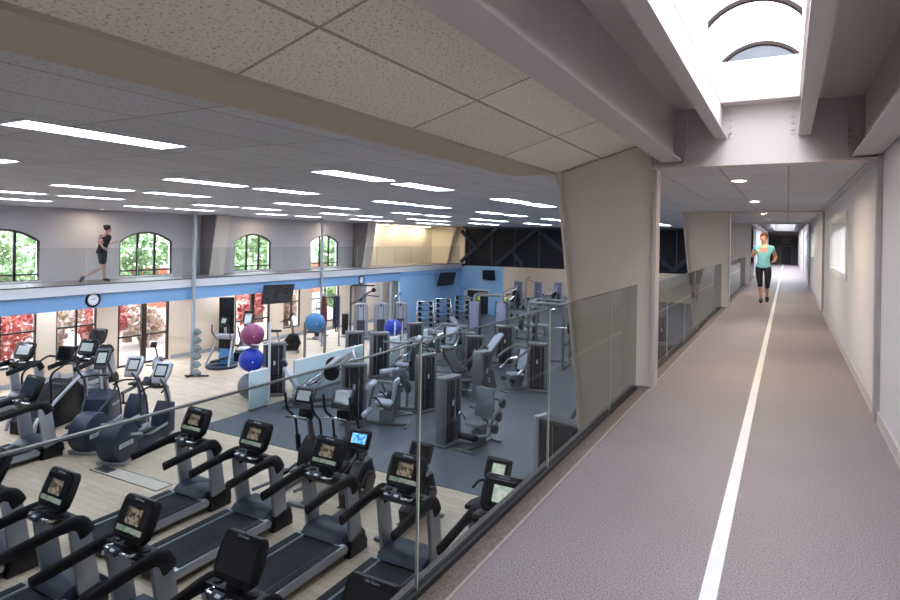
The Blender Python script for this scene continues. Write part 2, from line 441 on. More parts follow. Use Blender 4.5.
# longitudinal steel over the near track
def ibeam_y(name, x, w, zb, zt, ya, yb, m='steel_paint', tf=.02, tw=.02):
    return S(name, MB().span((x-w/2, ya, zb), (x+w/2, yb, zb+tf)).span((x-tw/2, ya, zb+tf), (x+tw/2, yb, zt)), m)
ibeam_y('beam_edge', -1.02, .19, 2.3, 2.82, Y0, 6.39)
ibeam_y('beam_inner', -.575, .1, 2.51, 2.84, Y0, 6.39)
ibeam_y('beam_inner', .12, .1, 2.5, 2.84, Y0, 6.39)
ibeam_y('beam_wall', .585, .2, 2.28, 2.82, Y0, 6.39)
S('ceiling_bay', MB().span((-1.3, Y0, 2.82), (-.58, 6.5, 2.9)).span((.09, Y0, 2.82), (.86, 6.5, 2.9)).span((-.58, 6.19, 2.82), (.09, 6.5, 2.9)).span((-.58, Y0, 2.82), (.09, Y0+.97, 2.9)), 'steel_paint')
S('wall_slope_top', MB().span((-1.28, Y0, 2.55), (-1.2, 6.5, 2.9)), 'steel_paint')
# cross beam with bolted end plates
def xbeam(y, zb=2.24, zt=2.83, w=.2):
    o = S('beam_cross', MB().span((-1.2, y, zb+.02), (.7, y+.02, zt)).span((-1.22, y-w/2, zb), (.7, y+w/2+.02, zb+.022)), 'steel_paint')
    return o
xb = xbeam(6.4)
for (x, z0, n, sx) in ((-.93, 2.4, 6, 1), (-.53, 2.56, 4, 1), (.06, 2.56, 4, -1), (.5, 2.4, 6, -1)):
    S('end_plate', MB().span((x-.012+sx*.03, 6.385, z0-.05), (x+.012+sx*.03, 6.4, z0+n*.06)), 'steel_paint', xb)
    for k in range(n):
        S('bolt', MB().cyl((x+sx*.035, 6.39, z0+k*.062), (x+sx*.035, 6.35, z0+k*.062), .016, n=6), 'bolt', xb)
for y in (15.6, 24.75):
    S('beam_cross', MB().span((-1.2, y-.08, CZ-.03), (.7, y+.1, CZ+.16)), 'steel_paint')
S('beam_cross', MB().span((-1.25, 50, 2.2), (.7, 50.2, 2.45)), 'dark_wall')
# skylight over the near bay
ya, yb, xa, xb_ = 3.2, 6.15, -.56, .07
S('skylight_curb', MB().span((xa-.03, Y0+1, 2.81), (xa, 6.2, 3.18)).span((xb_, Y0+1, 2.81), (xb_+.03, 6.2, 3.18)).span((xa, 6.15, 2.81), (xb_, 6.2, 3.18)).span((xa, Y0+.95, 2.81), (xb_, Y0+1, 3.18)), 'steel_paint')
def vault(yA, yB, xA, xB, z, rise, nrib, name='skylight_vault'):
    c = (xA+xB)/2; hw = (xB-xA)/2
    Rv = (hw*hw+rise*rise)/(2*rise); a0 = math.asin(min(1, hw/Rv))
    prof = [(c+Rv*math.sin(-a0+2*a0*i/16), z+rise-Rv+Rv*math.cos(-a0+2*a0*i/16)) for i in range(17)]
    mb = MB(); A = [[mb.bm.verts.new((x, y, zz)) for x, zz in prof] for y in (yA, yB)]
    for i in range(16): mb.bm.faces.new((A[0][i], A[0][i+1], A[1][i+1], A[1][i]))
    v = mb.obj(name, 'vault', None, kind='structure')
    e = MB(); e.prism(prof, 'y', yB, yB+.02); e.prism(prof, 'y', yA-.02, yA); e.obj('gable', 'gable_grey', v, smooth=False, kind='structure')
    for k in range(nrib):
        y = yA+(yB-yA)*k/(nrib-1)
        S('rib', MB().tube([(x, y, zz-.02) for x, zz in prof], .026, 6), 'rib_dark', v)
vault(Y0+1, 6.2, xa-.02, xb_+.02, 3.18, .17, 9)
# far bay: steel sides and a second skylight
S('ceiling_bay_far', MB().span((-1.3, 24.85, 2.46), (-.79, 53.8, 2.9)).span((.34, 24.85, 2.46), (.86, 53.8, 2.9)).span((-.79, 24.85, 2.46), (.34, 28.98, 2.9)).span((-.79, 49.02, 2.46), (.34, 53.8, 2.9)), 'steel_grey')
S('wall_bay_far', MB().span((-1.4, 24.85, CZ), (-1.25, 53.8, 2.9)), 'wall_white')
S('wall_corridor_left', MB().span((-1.42, 32.2, 0), (-1.3, 53.6, CZ)), 'wall_white')
S('skylight_curb', MB().span((-.8, 29, 2.45), (-.77, 49, 3.02)).span((.32, 29, 2.45), (.35, 49, 3.02)).span((-.77, 28.97, 2.45), (.32, 29, 3.02)).span((-.77, 49, 2.45), (.32, 49.03, 3.02)), 'steel_grey')
vault(29, 49, -.79, .34, 3.02, .26, 12)
for y in (31, 35, 39, 43, 47):
    S('beam_tie', MB().span((-1.2, y, 2.33), (-.8, y+.12, 2.45)).span((.35, y, 2.33), (.7, y+.12, 2.45)), 'steel_grey')

# ---- outer shell
S('wall_back', MB().span((XW-.2, Y0-.2, GZ), (.85, Y0, 3.4)), 'wall_upper')
S('wall_far_room', MB().span((XW-.2, YF, GZ), (-1.2, YF+.2, CZ)).span((-1.42, YE, 0), (-1.36, YF, CZ)).span((XW-.2, YE, GZ), (XW, YF, CZ)), 'wall_cream')
S('roof', MB().span((XW-.4, Y0-.2, 2.95), (-.65, 24.8, 3.0)).span((XW-.4, 24.8, 2.95), (-.82, 56, 3.0)).span((.16, Y0-.2, 2.95), (4, 24.8, 3.0)).span((.37, 24.8, 2.95), (4, 56, 3.0))
  .span((-.65, Y0-.2, 2.95), (.16, Y0+.9, 3.0)).span((-.65, 6.3, 2.95), (.16, 24.8, 3.0)).span((-.82, 24.8, 2.95), (.37, 28.95, 3.0)).span((-.82, 49.05, 2.95), (.37, 56, 3.0)), 'steel_grey')

# ---- far long wall: arched windows above, windows and doors below
UP = [(8.87-4.55, 1.95), (8.87, 1.95), (13.3, 1.95), (18.1, 1.95), (22.57, 1.95)]
ZB, ZS, ZA = .04, 1.24, 1.57
def arch_pts(c, w, n=14):
    h = ZA-ZS; hw = w/2; Rr = (hw*hw+h*h)/(2*h); zc = ZA-Rr; a0 = math.asin(hw/Rr)
    return [(c+Rr*math.sin(-a0+2*a0*i/n), zc+Rr*math.cos(-a0+2*a0*i/n)) for i in range(n+1)]
def poly_face_wall(mb, x0, x1, pts):
    mb.prism(pts, 'x', x0, x1)
mb = MB(); y = Y0
for c, w in UP:
    mb.span((XW-.2, y, -.1), (XW, c-w/2, CZ+.1)); y = c+w/2
    mb.span((XW-.2, c-w/2, -.1), (XW, c+w/2, ZB))
    ap = arch_pts(c, w)
    for i in range(len(ap)-1):
        mb.prism([ap[i], ap[i+1], (ap[i+1][0], CZ+.1), (ap[i][0], CZ+.1)], 'x', XW-.2, XW)
mb.span((XW-.2, y, -.1), (XW, 24.9, CZ+.1))
S('wall_left', mb, 'wall_upper')
S('wall_left_end', MB().span((XW-.2, 24.9, -.1), (XW, YF, CZ+.1)), 'wall_warm_lit')
for i, (c, w) in enumerate(UP):
    ap = arch_pts(c, w)
    f = S('window_%d' % (i+5), MB().tube([(XW-.05, c-w/2, ZB), (XW-.05, c-w/2, ZS)]+[(XW-.05, a, b) for a, b in ap]+[(XW-.05, c+w/2, ZB), (XW-.05, c-w/2, ZB)], .055, 4), 'frame_dark')
    S('mullion', MB().span((XW-.08, c-w/6-.04, ZB), (XW-.03, c-w/6+.04, ZA-.04)).span((XW-.08, c+w/6-.04, ZB), (XW-.03, c+w/6+.04, ZA-.04)).span((XW-.08, c-w/2, .22), (XW-.03, c+w/2, .27)), 'frame_dark', f)
    mb = MB(); mb.prism([(c-w/2, ZB)]+ap+[(c+w/2, ZB)], 'x', XW-.065, XW-.06)
    mb.obj('pane', 'window_glass', f, smooth=False, kind='structure')
    S('window_sill', MB().span((XW-.02, c-w/2-.05, ZB-.03), (XW+.06, c+w/2+.05, ZB+.02)), 'line_white', f)
LOW = [(4.4, 5.4, -2.45, -.5), (6.3, 7.4, -2.45, -.5), (7.9, 9.8, -2.45, -.5), (10.35, 11.6, -2.6, -.5), (12.3, 14.22, GZ+.01, -.5), (17.2, 19.1, GZ+.01, -.5), (19.9, 20.95, -2.6, -.5), (21.7, 23.7, -2.6, -.5)]
wall_holes('wall_left_lower', XW-.2, XW, Y0, 24.6, GZ, -.1, LOW, 'wall_cream')
S('wall_left_lower', MB().span((XW-.2, 24.6, GZ), (XW, YE, -.1)), 'wall_cream')
wi, di = 10, 2
for (a, b, c, d) in LOW:
    door = c < -2.9
    nm = ('door_%d' % di) if door else ('window_%d' % wi)
    if door: di += 1
    else: wi += 1
    t = .075 if door else .045
    mm = 'frame_brown' if door else 'frame_dark'
    f = S(nm, MB().span((XW-.1, a, c), (XW-.02, a+t, d)).span((XW-.1, b-t, c), (XW-.02, b, d)).span((XW-.1, a, d-.06), (XW-.02, b, d)).span((XW-.1, a, c), (XW-.02, b, c+.06)), mm)
    mid = (a+b)/2
    if door:
        S('stile', MB().span((XW-.1, mid-.09, c), (XW-.02, mid+.09, d)), mm, f)
        S('rail', MB().span((XW-.1, a, -2.02), (XW-.02, b, -1.96)), mm, f)
        S('door_handle', MB().cyl((XW+.03, mid-.14, -2.1), (XW+.03, mid-.14, -1.8), .015).cyl((XW+.03, mid+.14, -2.1), (XW+.03, mid+.14, -1.8), .015), 'chrome', f)
    else:
        S('mullion', MB().span((XW-.09, mid-.03, c), (XW-.03, mid+.03, d)).span((XW-.09, a, -1.46), (XW-.03, b, -1.41)), mm, f)
    MB().span((XW-.065, a, c), (XW-.06, b, d)).obj('pane', 'window_glass', f, smooth=False, kind='structure')
S('baseboard_left', MB().span((XW, Y0, GZ), (XW+.02, 12.25, GZ+.14)).span((XW, 14.3, GZ), (XW+.02, 17.1, GZ+.14)).span((XW, 19.2, GZ), (XW+.02, 31, GZ+.14)), 'post_paint')

# ---- balcony track on the far side
XB = -17.5
S('floor_balcony', MB().span((XW, Y0, -.2), (XB, YE, 0)), 'track_rubber')
S('beam_fascia', MB().span((XB-.02, Y0, -.24), (XB+.03, YE, -.0)).span((XB-.02, Y0, -.255), (XB+.06, YE, -.235)).span((XB-.02, Y0, -.13), (XB+.035, YE, -.115)), 'fascia')
S('beam_balcony', MB().span((XB-.3, Y0, -.68), (XB-.02, 26.3, -.24)), 'beam_blue')
S('ceiling_under_balcony', MB().span((XW, Y0, -.3), (XB-.3, YE, -.2)), 'wall_cream')
S('wall_blue_side', MB().span((XB-.15, 26.3, GZ), (XB-.02, YE, -.24)), 'wall_blue')
S('beam_balcony', MB().span((XB-.02, 26.3, -.52), (XB+.02, YE, -.24)), 'beam_blue')
S('trim_6', MB().span((XB-.05, Y0, 0), (XB+.03, YE, .03)), 'rail_metal')
# ---- end wall
S('wall_end', MB().span((XB-.15, YE, GZ), (-17.1, YE+.15, -.05)).span((-17.1, YE, -1.6), (-15.65, YE+.15, -.05)).span((-15.65, YE, GZ), (-14.75, YE+.15, -.05)), 'wall_blue')
d = S('door_4', MB().span((-17.08, YE+.06, GZ), (-15.67, YE+.1, -1.6)), 'dark_door')
S('door_frame', MB().span((-17.27, YE-.03, GZ), (-17.08, YE+.05, -1.5)).span((-17.27, YE-.03, -1.6), (-15.6, YE+.05, -1.5)), 'line_white', d)
S('door_handle', MB().cyl((-16.4, YE+.03, -2.1), (-16.4, YE+.03, -1.8), .02), 'chrome', d)
S('wall_truss', MB().span((-17.5, YE+.1, -.05), (-1.3, YE+.25, CZ)).span((-17.5, YE-.02, -.1), (-1.3, YE+.3, 0)), 'truss_dark')
tz = [(-18.6, 0), (-16.75, .12), (-14.35, 2.2), (-12.0, 2.2), (-9.7, .1), (-7.4, 2.2), (-5.1, .1), (-2.8, 2.2)]
kx = 33/31.5
tb = MB()
for a, b, dy in (((-16.75, .12), (-14.4, 2.2), 0), ((-14.5, -.02), (-12.05, 2.2), -.08), ((-12.05, 2.2), (-9.6, .05), 0), ((-9.7, .05), (-7.3, 2.2), -.08), ((-7.3, 2.2), (-4.9, .05), 0), ((-4.9, .05), (-2.5, 2.2), -.08), ((-16.7, 2.0), (-15.6, .9), -.05), ((-13.6, .95), (-12.9, .05), .03)):
    tb.tube([(a[0]*kx, YE+dy, a[1]), (b[0]*kx, YE+dy, b[1])], .12, 4)
tb.span((-17.4, YE-.05, 2.14), (-1.4, YE+.1, 2.25))
S('beam_truss', tb, 'truss_steel')
for k in range(11):
    x = -17+1.5*k
    S('mullion', MB().span((x-.02, YE+.05, 0), (x+.02, YE+.11, 2.2)), 'truss_steel', None)
# ---- tapered rigid-frame columns on the near edge of the hall
def taper_col(y, top=2.25, m='column_paint'):
    def xl(z): return -2.22+(2.25-z)*.105
    mb = MB()
    mb.prism([(xl(2.25), 2.25), (-1.2, top), (-1.2, GZ), (xl(GZ), GZ)], 'y', y-.01, y+.012)       # web
    mb.prism([(xl(2.25)-.02, 2.25), (xl(2.25), 2.25), (xl(GZ), GZ), (xl(GZ)-.02, GZ)], 'y', y-.1, y+.1)
    c = S('column_tapered', mb, m)
    S('flange', MB().span((-1.2, y-.1, -.3), (-1.17, y+.1, 2.26)), 'steel_paint', c)
    return c
taper_col(6.52, 2.56)
for y in (15.62, 24.8): taper_col(y)
# columns on the balcony
def bal_col(y):
    mb = MB().prism([(XW, 0), (XW, CZ), (-18.25, CZ), (-18.6, 0)], 'y', y+.3, y+.42)
    c = S('column_balcony', mb, 'steel_grey')  # web greyer than its flange: shade put into the colour
    mb = MB().prism([(-18.25, CZ), (-18.2, CZ), (-18.55, 0), (-18.6, 0)], 'y', y+.05, y+.67); S('flange', mb, 'column_paint', c)
for y in (15.2, 24.4): bal_col(y)
mb = MB().prism([(XW, 0), (XW, CZ), (-17.75, CZ), (-18.3, 0)], 'y', 32.6, 32.8); S('column_balcony', mb, 'wall_warm_lit')
S('wall_balcony_end', MB().span((XW, YE, -.2), (-17.3, YE+.12, CZ)), 'wall_warm_lit')
S('column_under_balcony', MB().span((XW, 24.9, GZ), (-18.9, 25.25, -.2)), 'steel_grey')
# slim posts
for y in (4.6, 13.65, 20.05):
    S('column_post', MB().box((-17.38, y, (CZ+GZ)/2), (.1, .1, CZ-GZ), .012), 'post_paint')
S('column_post', MB().box((-17.6, 25.6, (GZ-.25)/2), (.14, .14, -.25-GZ), .012), 'post_paint')
# plain door in the cream wall under the balcony
d = S('door_5', MB().span((XW, 27.3, GZ), (XW+.04, 29.2, -.85)), 'wall_cream')
S('door_frame', MB().span((XW, 27.2, GZ), (XW+.06, 27.3, -.8)).span((XW, 29.2, GZ), (XW+.06, 29.3, -.8)).span((XW, 27.2, -.85), (XW+.06, 29.3, -.75)), 'line_white', d)

# ---- glass railings
def glass_rail(name, x, joints, z0, z1, label, gm='rail_glass'):
    r = T(name, label, 'railing', (x, joints[0], 0))
    for a, b in zip(joints[:-1], joints[1:]):
        MB().span((-.006, a-joints[0]+.006, z0), (.006, b-joints[0]-.006, z1)).obj('glass_panel', gm, r, smooth=False)
        MB().span((-.0065, a-joints[0]+.006, z1), (.0065, b-joints[0]-.006, z1+.005)).obj('top_edge', 'top_edge', r, smooth=False)
        MB().span((-.0065, a-joints[0]-.003, z0), (.0065, a-joints[0]+.003, z1)).obj('joint_edge', 'glass_edge', r, smooth=False)
    MB().span((-.022, 0, 0), (.022, joints[-1]-joints[0], .03)).obj('base_shoe', 'shoe_dark', r, smooth=False)
    return r
glass_rail('glass_railing', -1.34, [-3.9, -2.5, -1.0, .6, 2.17, 3.76, 5.32, 6.36], .03, 1.06, 'frameless glass railing along the near track before the big tapered column')
glass_rail('glass_railing', -1.34, [6.7, 8.2, 9.7, 11.2, 12.7, 14.2, 15.45], .03, 1.03, 'reflective glass railing between the big tapered column and the second column')
glass_rail('glass_railing', -1.34, [15.8, 17.3, 18.8, 20.3, 21.8, 23.3, 24.6], .03, 1.03, 'glass railing past the second column beside the woman runner')
glass_rail('glass_railing', -1.34, [25.0, 26.5, 28, 29.5, 31.2], .03, 1.03, 'short glass railing at the far end of the near track')
j = [-3.9+1.56*i for i in range(24)]; j[-1] = 32.8
glass_rail('glass_railing', XB, j, .03, 1.05, 'long glass railing along the balcony track over the blue beam', 'balcony_glass')

# ---- ceiling lights over the hall
proto = None
names = {-4.6: 'row nearest the near track', -7.25: 'row second from the near track', -10.0: 'middle row', -12.75: 'row second from the balcony', -15.55: 'row beside the balcony'}
for cx in names:
    for i, cy in enumerate((2.77, 5.9, 7.48, 10.65, 12.2, 15.3, 17.15, 20.3, 22.0, 25.4, 27.2)):
        lab = 'white ceiling light, %s from the camera in the %s' % (ORD[i], names[cx])
        if proto is None:
            proto = T('ceiling_light', lab, 'light', (cx, cy, CZ), 0, 'fluorescent lights in the hall ceiling')
            MB().span((-.19, -.64, -.012), (-.165, .64, 0)).span((.165, -.64, -.012), (.19, .64, 0)).span((-.165, -.64, -.012), (.165, -.615, 0)).span((-.165, .615, -.012), (.165, .64, 0)).obj('frame', 'white_plastic', proto, smooth=False)
            MB().span((-.165, -.615, -.008), (.165, .615, -.002)).obj('diffuser', 'tube_light', proto, smooth=False)
        else:
            dup(proto, (cx, cy, CZ), 0, lab)
for i, (x, y) in enumerate([(x, y) for y in (35, 38, 41.5, 45) for x in (-16.5, -13.5, -10.5, -7.5, -4.5)]):
    dup(proto, (x, y, CZ), 0, 'far room ceiling light beyond the truss wall, %s in its %s row' % (ORD[i % 5], ORD[i//5]), 'fluorescent lights in the far room')
for i, y in enumerate((7, 10.2, 13.4, 16.6, 19.8, 23, 25.8)):
    dup(proto, (-18.6, y, -.3), 0, 'white light under the balcony behind the blue beam, %s from the camera' % ORD[i], 'lights under the balcony')
DL = {}
def downlight(x, y, z, lab, grp, lamp):
    if lamp not in DL:
        d_ = DL[lamp] = T('downlight', lab, 'light', (x, y, z), 0, grp)
        MB().torus((0, 0, -.004), .075, .012, 'z', 20, 6).obj('trim_ring', 'white_plastic', d_)
        MB().cyl((0, 0, -.006), (0, 0, -.001), .065, n=20).obj('lamp', lamp, d_)
    else:
        dup(DL[lamp], (x, y, z), 0, lab, grp)
for i, y in enumerate((7.9, 11.85, 16.7, 20.4)):
    downlight(-.51, y, CZ, 'warm round downlight, %s in the corridor ceiling along the track' % ORD[i], 'corridor downlights', 'spot_light')
for i, y in enumerate((11.28, 18.0, 22.3, 25.9)):
    downlight(-18.7, y, CZ, 'warm round downlight, %s from the camera over the balcony track' % ORD[i], 'balcony downlights', 'spot_light_dim')
# wall washers above the warm end of the balcony
for i, y in enumerate((26.4, 28.6, 30.8)):
    w = T('wall_washer', 'warm strip light washing the warm-tinted wall at the balcony end, %s of three' % ORD[i], 'light', (-19.0, y, CZ), 0, 'wall washers')
    MB().span((-.08, -.85, -.05), (.08, .85, 0)).obj('housing', 'white_plastic', w, smooth=False)
    MB().span((-.07, -.84, -.056), (.07, .84, -.05)).obj('diffuser', 'warm_strip', w, smooth=False)
# ---- clocks and televisions
def clock(x, y, z, lab):
    c = T('wall_clock', lab, 'clock', (x, y, z), 0, 'clocks on the blue beam')
    MB().torus((.03, 0, 0), .19, .03, 'x', 32, 10).obj('rim', 'black_plastic', c)
    MB().cyl((.0, 0, 0), (.03, 0, 0), .185, n=32).obj('face', 'clock_face', c)
    for k in range(12):
        a = 2*PI*k/12; MB().box((.032, .15*math.sin(a), .15*math.cos(a)), (.004, .012, .035), rot=(-a, 0, 0)).obj('hour_mark', 'black_plastic', c, smooth=False)
    MB().box((.034, -.03, .02), (.004, .09, .014), rot=(.6, 0, 0)).obj('hour_hand', 'black_plastic', c, smooth=False)
    MB().box((.036, .045, .03), (.004, .12, .01), rot=(.6, 0, 0)).obj('minute_hand', 'black_plastic', c, smooth=False)
clock(XB-.02, 10.34, -.43, 'round black rimmed wall clock on the blue beam under the male runner')
clock(XB-.02, 22.97, -.5, 'round black rimmed wall clock on the blue beam past the hanging television')
def tv(x, y, z, w, h, rz, tilt, lab, arm):
    t = T('television', lab, 'television', (x, y, z), rz)
    R_ = rotm((tilt, 0, 0))
    MB().box((0, 0, 0), (w, .06, h), .012).obj('casing', 'black_plastic', t, M=R_)
    MB().box((0, -.032, 0), (w-.05, .006, h-.05)).obj('screen', 'tv_black', t, M=R_, smooth=False)
    MB().tube(arm, .025, 6).obj('bracket', 'dark_frame', t)
tv(-17.02, 17.15, -.72, 1.34, .76, math.radians(78), .28, 'large dark television hung from the blue beam above the pink ball', [(0, .03, .1), (0, .2, .25), (0, .44, .28)])
tv(-16.95, 30.2, -.78, 1.34, .78, math.radians(78), .28, 'dark television on the blue side wall over the dumbbell racks', [(0, .03, 0), (0, .45, .1)])
tv(-15.5, 32.7, -.6, .75, .6, math.radians(15), .2, 'dark television on the blue end wall above the black doorway', [(0, .03, 0), (0, .3, .05)])

# ---- outside
S('ground_outside', MB().span((-80, -40, GZ-.5), (XW-.25, 90, GZ-.1)), 'ground_outside')
def plant(name, lab, cat, x, y, z0, h, w, m, n, trunk, grp, seed):
    rd = random.Random(seed); t = T(name, lab, cat, (x, y, z0), 0, grp)
    mb = MB()
    cl = [(rd.uniform(-w, w)*.6, rd.uniform(-w, w)*.6, h*rd.uniform(.35, .9)) for _ in range(9)]
    for k in range(n):
        c = cl[k % 9]; d_ = V((rd.gauss(0, 1), rd.gauss(0, 1), rd.gauss(0, 1))).normalized()*rd.uniform(.2, 1)**.5*w*.55
        p = V(c)+d_; s_ = rd.uniform(.05, .13)*(1+w*.25)
        u = V((rd.gauss(0, 1), rd.gauss(0, 1), rd.gauss(0, 1))).normalized(); v_ = u.orthogonal().normalized()
        mb.bm.faces.new([mb.bm.verts.new(q) for q in (p-u*s_, p+v_*s_*.5, p+u*s_, p-v_*s_*.5)])
    mb.obj('foliage', m, t, smooth=False)
    tr = MB()
    for k in range(3 if trunk else 5):
        c = cl[k]; tr.tube([(rd.uniform(-.1, .1), rd.uniform(-.1, .1), -.1), (c[0]*.4, c[1]*.4, h*.35), c], [.05*h/2+.02, .015], 6, fil=.3)
    tr.obj('stems' if not trunk else 'trunk', 'bark', t)
for i, (x, y, h, w) in enumerate(((-24.5, 10.6, 5.6, 1.5), (-28.2, 14.3, 6.4, 1.8), (-24.3, 19.3, 5.8, 1.5), (-28.4, 24.8, 6.2, 1.8), (-24.5, 23.4, 5.9, 1.4), (-28.5, 28.6, 6.5, 1.9), (-24.3, 33.6, 6.0, 1.6), (-27, 36, 6.2, 1.9), (-32.8, 11.2, 6.6, 2.2), (-31.5, 18, 6.8, 2.2), (-31.5, 25, 6.8, 2.3), (-32, 33, 6.8, 2.3), (-24.5, 15.9, 5.8, 1.4), (-24.3, 29.6, 5.9, 1.5), (-31, 38, 6.8, 2.3))):
    plant('tree', 'green tree outside the arched windows, %s from the camera' % ORD[i], 'tree', x, y, GZ-.1, h, w, 'leaf_green', 2600, True, 'trees outside the windows', 40+i)
for i, (x, y, h, w, m_) in enumerate(((-21.6, 9.6, 1.9, .9, 'leaf_red'), (-22.4, 11.6, 2.0, .8, 'leaf_mixed'), (-21.9, 13.3, 2.0, .8, 'leaf_red'), (-22.8, 15.6, 1.7, .9, 'leaf_mixed'), (-23.2, 17.6, 1.6, .8, 'leaf_red'), (-22.3, 20.6, 2.0, .8, 'leaf_red'), (-22.4, 23.2, 1.9, .9, 'leaf_mixed'), (-22.2, 27.4, 2.0, 1., 'leaf_green'))):
    plant('shrub', '%s shrub outside the ground floor windows, %s from the camera' % ({'leaf_red': 'red leaved', 'leaf_mixed': 'pale flowering', 'leaf_green': 'green'}[m_], ORD[i]), 'shrub', x, y, GZ-.1, h, w, m_, 1500, False, 'shrubs outside the windows', 80+i)
S('wall_garden', MB().span((-34.4, 0, GZ-.1), (-34.1, 70, -.6)), 'brick_red')
# ---- light
w = bpy.data.worlds.new('world'); sc.world = w; w.use_nodes = True
nt = w.node_tree; bg = nt.nodes['Background']
sky = nt.nodes.new('ShaderNodeTexSky'); sky.sky_type = 'NISHITA'; sky.sun_disc = False; sky.sun_elevation = math.radians(50); sky.sun_rotation = math.radians(20); sky.air_density = 1.2; sky.dust_density = 3
mixn = nt.nodes.new('ShaderNodeMix'); mixn.data_type = 'RGBA'; mixn.inputs['Factor'].default_value = .65
mixn.inputs['B'].default_value = (9, 9.3, 9.8, 1)
nt.links.new(sky.outputs[0], mixn.inputs['A']); nt.links.new(mixn.outputs['Result'], bg.inputs[0]); bg.inputs[1].default_value = .62
sl_ = bpy.data.lights.new('sun', 'SUN'); sl_.energy = 2.2; sl_.angle = .02; sl_.color = (1, .95, .86)
so = bpy.data.objects.new('sun', sl_); COL.objects.link(so); so.rotation_euler = V((-.12, -.5, -.86)).to_track_quat('-Z', 'Y').to_euler()
# ================================================================== equipment
R_ = math.radians
def put(t, loc, rz): t.location = loc; t.rotation_euler = (0, 0, rz)
# ---------------------------------------------------------------- treadmills
def screen_set(con, kind, M, w, h, cx=0, y=-.05, cz=0):
    """display of a console: parts lie on the console face"""
    MB().box((cx, y, cz), (w, .006, h), .002).obj('screen', 'screen_dark', con, M=M, smooth=False)
    if kind == 'photo':
        MB().box((cx+.0, y-.004, cz+.02), (w*.52, .004, h*.52)).obj('display_picture', 'screen_photo', con, M=M, smooth=False)
        MB().box((cx, y-.004, cz-h*.37), (w*.92, .004, h*.17)).obj('display_bar', 'screen_strip', con, M=M, smooth=False)
    elif kind == 'white':
        MB().box((cx+.02, y-.004, cz+.0), (w*.6, .004, h*.62)).obj('display_picture', 'screen_white', con, M=M, smooth=False)
    elif kind == 'blue':
        MB().box((cx, y-.004, cz+.0), (w*.86, .004, h*.7)).obj('display_picture', 'screen_blue', con, M=M, smooth=False)
    elif kind == 'lcd':
        MB().box((cx, y-.004, cz+.0), (w*.8, .004, h*.7)).obj('display_picture', 'screen_lcd', con, M=M, smooth=False)
def treadmill(lab, kind, grp):
    t = T('treadmill', lab, 'treadmill', (0, 0, GZ), 0, grp)
    MB().box((0, -.78, .12), (.80, 1.95, .14), .03).obj('deck', 'black_plastic', t)
    MB().box((0, -.86, .2), (.55, 1.76, .02), .006).obj('belt', 'belt', t)
    for s in (-1, 1):
        r = MB().prism([(-1.75, .09), (-.03, .11), (0, .17), (-.06, .235), (-1.7, .215), (-1.75, .2)], 'x', s*.28, s*.43, .008).obj('side_rail', 'silver_paint', t)
        MB().box((s*.355, -.87, .229), (.115, 1.45, .012), .004, rot=(.012, 0, 0)).obj('tread_strip', 'belt', r)
        u = MB().prism([(.08, .14), (.34, .14), (.19, 1.04), (-.05, 1.04)], 'x', s*.365, s*.425, .008).obj('upright', 'silver_paint', t)
        MB().prism([(.02, 0), (.42, 0), (.42, .14), (.33, .28), (.06, .22)], 'x', s*.33, s*.455, .02).obj('foot', 'black_plastic', u)
        MB().tube([(s*.395, .16, .92), (s*.395, .08, 1.08), (s*.395, -.12, 1.09), (s*.39, -.82, 1.0)], [.11, .11, .1, .085, .078, .072, .066], 12, fil=.12, flat=.55).obj('handrail', 'black_grip', t)
    MB().prism([(-.12, .23), (-.04, .31), (.14, .345), (.38, .32), (.5, .2), (.52, .06), (.0, .06)], 'x', -.36, .36, .03).obj('motor_hood', 'navy_plastic', t)
    d = MB().prism([(-.1, 1.06), (-.08, 1.14), (.1, 1.13), (.16, 1.02), (.1, .95), (-.02, .98)], 'x', -.36, .36, .02).obj('dashboard', 'black_plastic', t)
    for s in (-1, 1):
        MB().cyl((s*.24, .0, 1.125), (s*.24, .0, 1.152), .05, n=16).obj('cup_holder', 'belt', d)
    g = MB().tube([(-.2, -.03, 1.1), (-.2, -.2, 1.15), (.2, -.2, 1.15), (.2, -.03, 1.1)], .02, 8, fil=.06).obj('sensor_grip', 'chrome', t)
    MB().box((0, -.215, 1.16), (.16, .09, .05), .012, rot=(.5, 0, 0)).obj('control_pod', 'navy_plastic', g)
    MB().box((-.04, -.245, 1.185), (.03, .02, .01), rot=(.5, 0, 0)).obj('stop_button', 'band_red', g, smooth=False)
    MB().box((.03, -.24, 1.187), (.06, .03, .01), rot=(.5, 0, 0)).obj('speed_buttons', 'label_white', g, smooth=False)
    MB().prism([(-.06, 1.1), (.1, 1.1), (.1, 1.35), (.03, 1.35)], 'x', -.1, .1, .015).obj('neck', 'black_plastic', t)
    M = Mx.Translation((0, .05, 1.385)) @ rotm((-R_(24), 0, 0)) @ Mx.Diagonal((1.06, 1.06, 1.06, 1))
    c = MB().prism([(-.2, -.2), (.2, -.2), (.255, -.14), (.265, .0), (.25, .18), (.21, .22), (-.21, .22), (-.25, .18), (-.265, 0), (-.255, -.14)], 'y', -.045, .05, .022).obj('console', 'black_plastic', t, M=M)
    screen_set(c, kind, M, .43, .3, 0, -.046, .01)
    MB().box((0, -.05, -.165), (.3, .012, .03), .005).obj('keypad', 'belt', c, M=M)
    e = (M @ Mx.Translation((0, -.0475, .19)) @ rotm((PI/2, 0, 0)))
    text('Life Fitness', .034, 'logo', 'label_white', c, e.translation, e.to_euler())
    return t
tm = {}
def add_tread(kind, loc, rz, lab, grp):
    if kind not in tm:
        tm[kind] = treadmill(lab, kind, grp); put(tm[kind], loc, rz)
    else: dup(tm[kind], loc, rz, lab, grp)
gA, gB, gC = 'treadmills in the front row', 'treadmills in the second row', 'treadmills by the windows'
add_tread('photo', (-9.2, 4.1, GZ), 0, 'black treadmill cut off at the left edge, leftmost of the front row', gA)
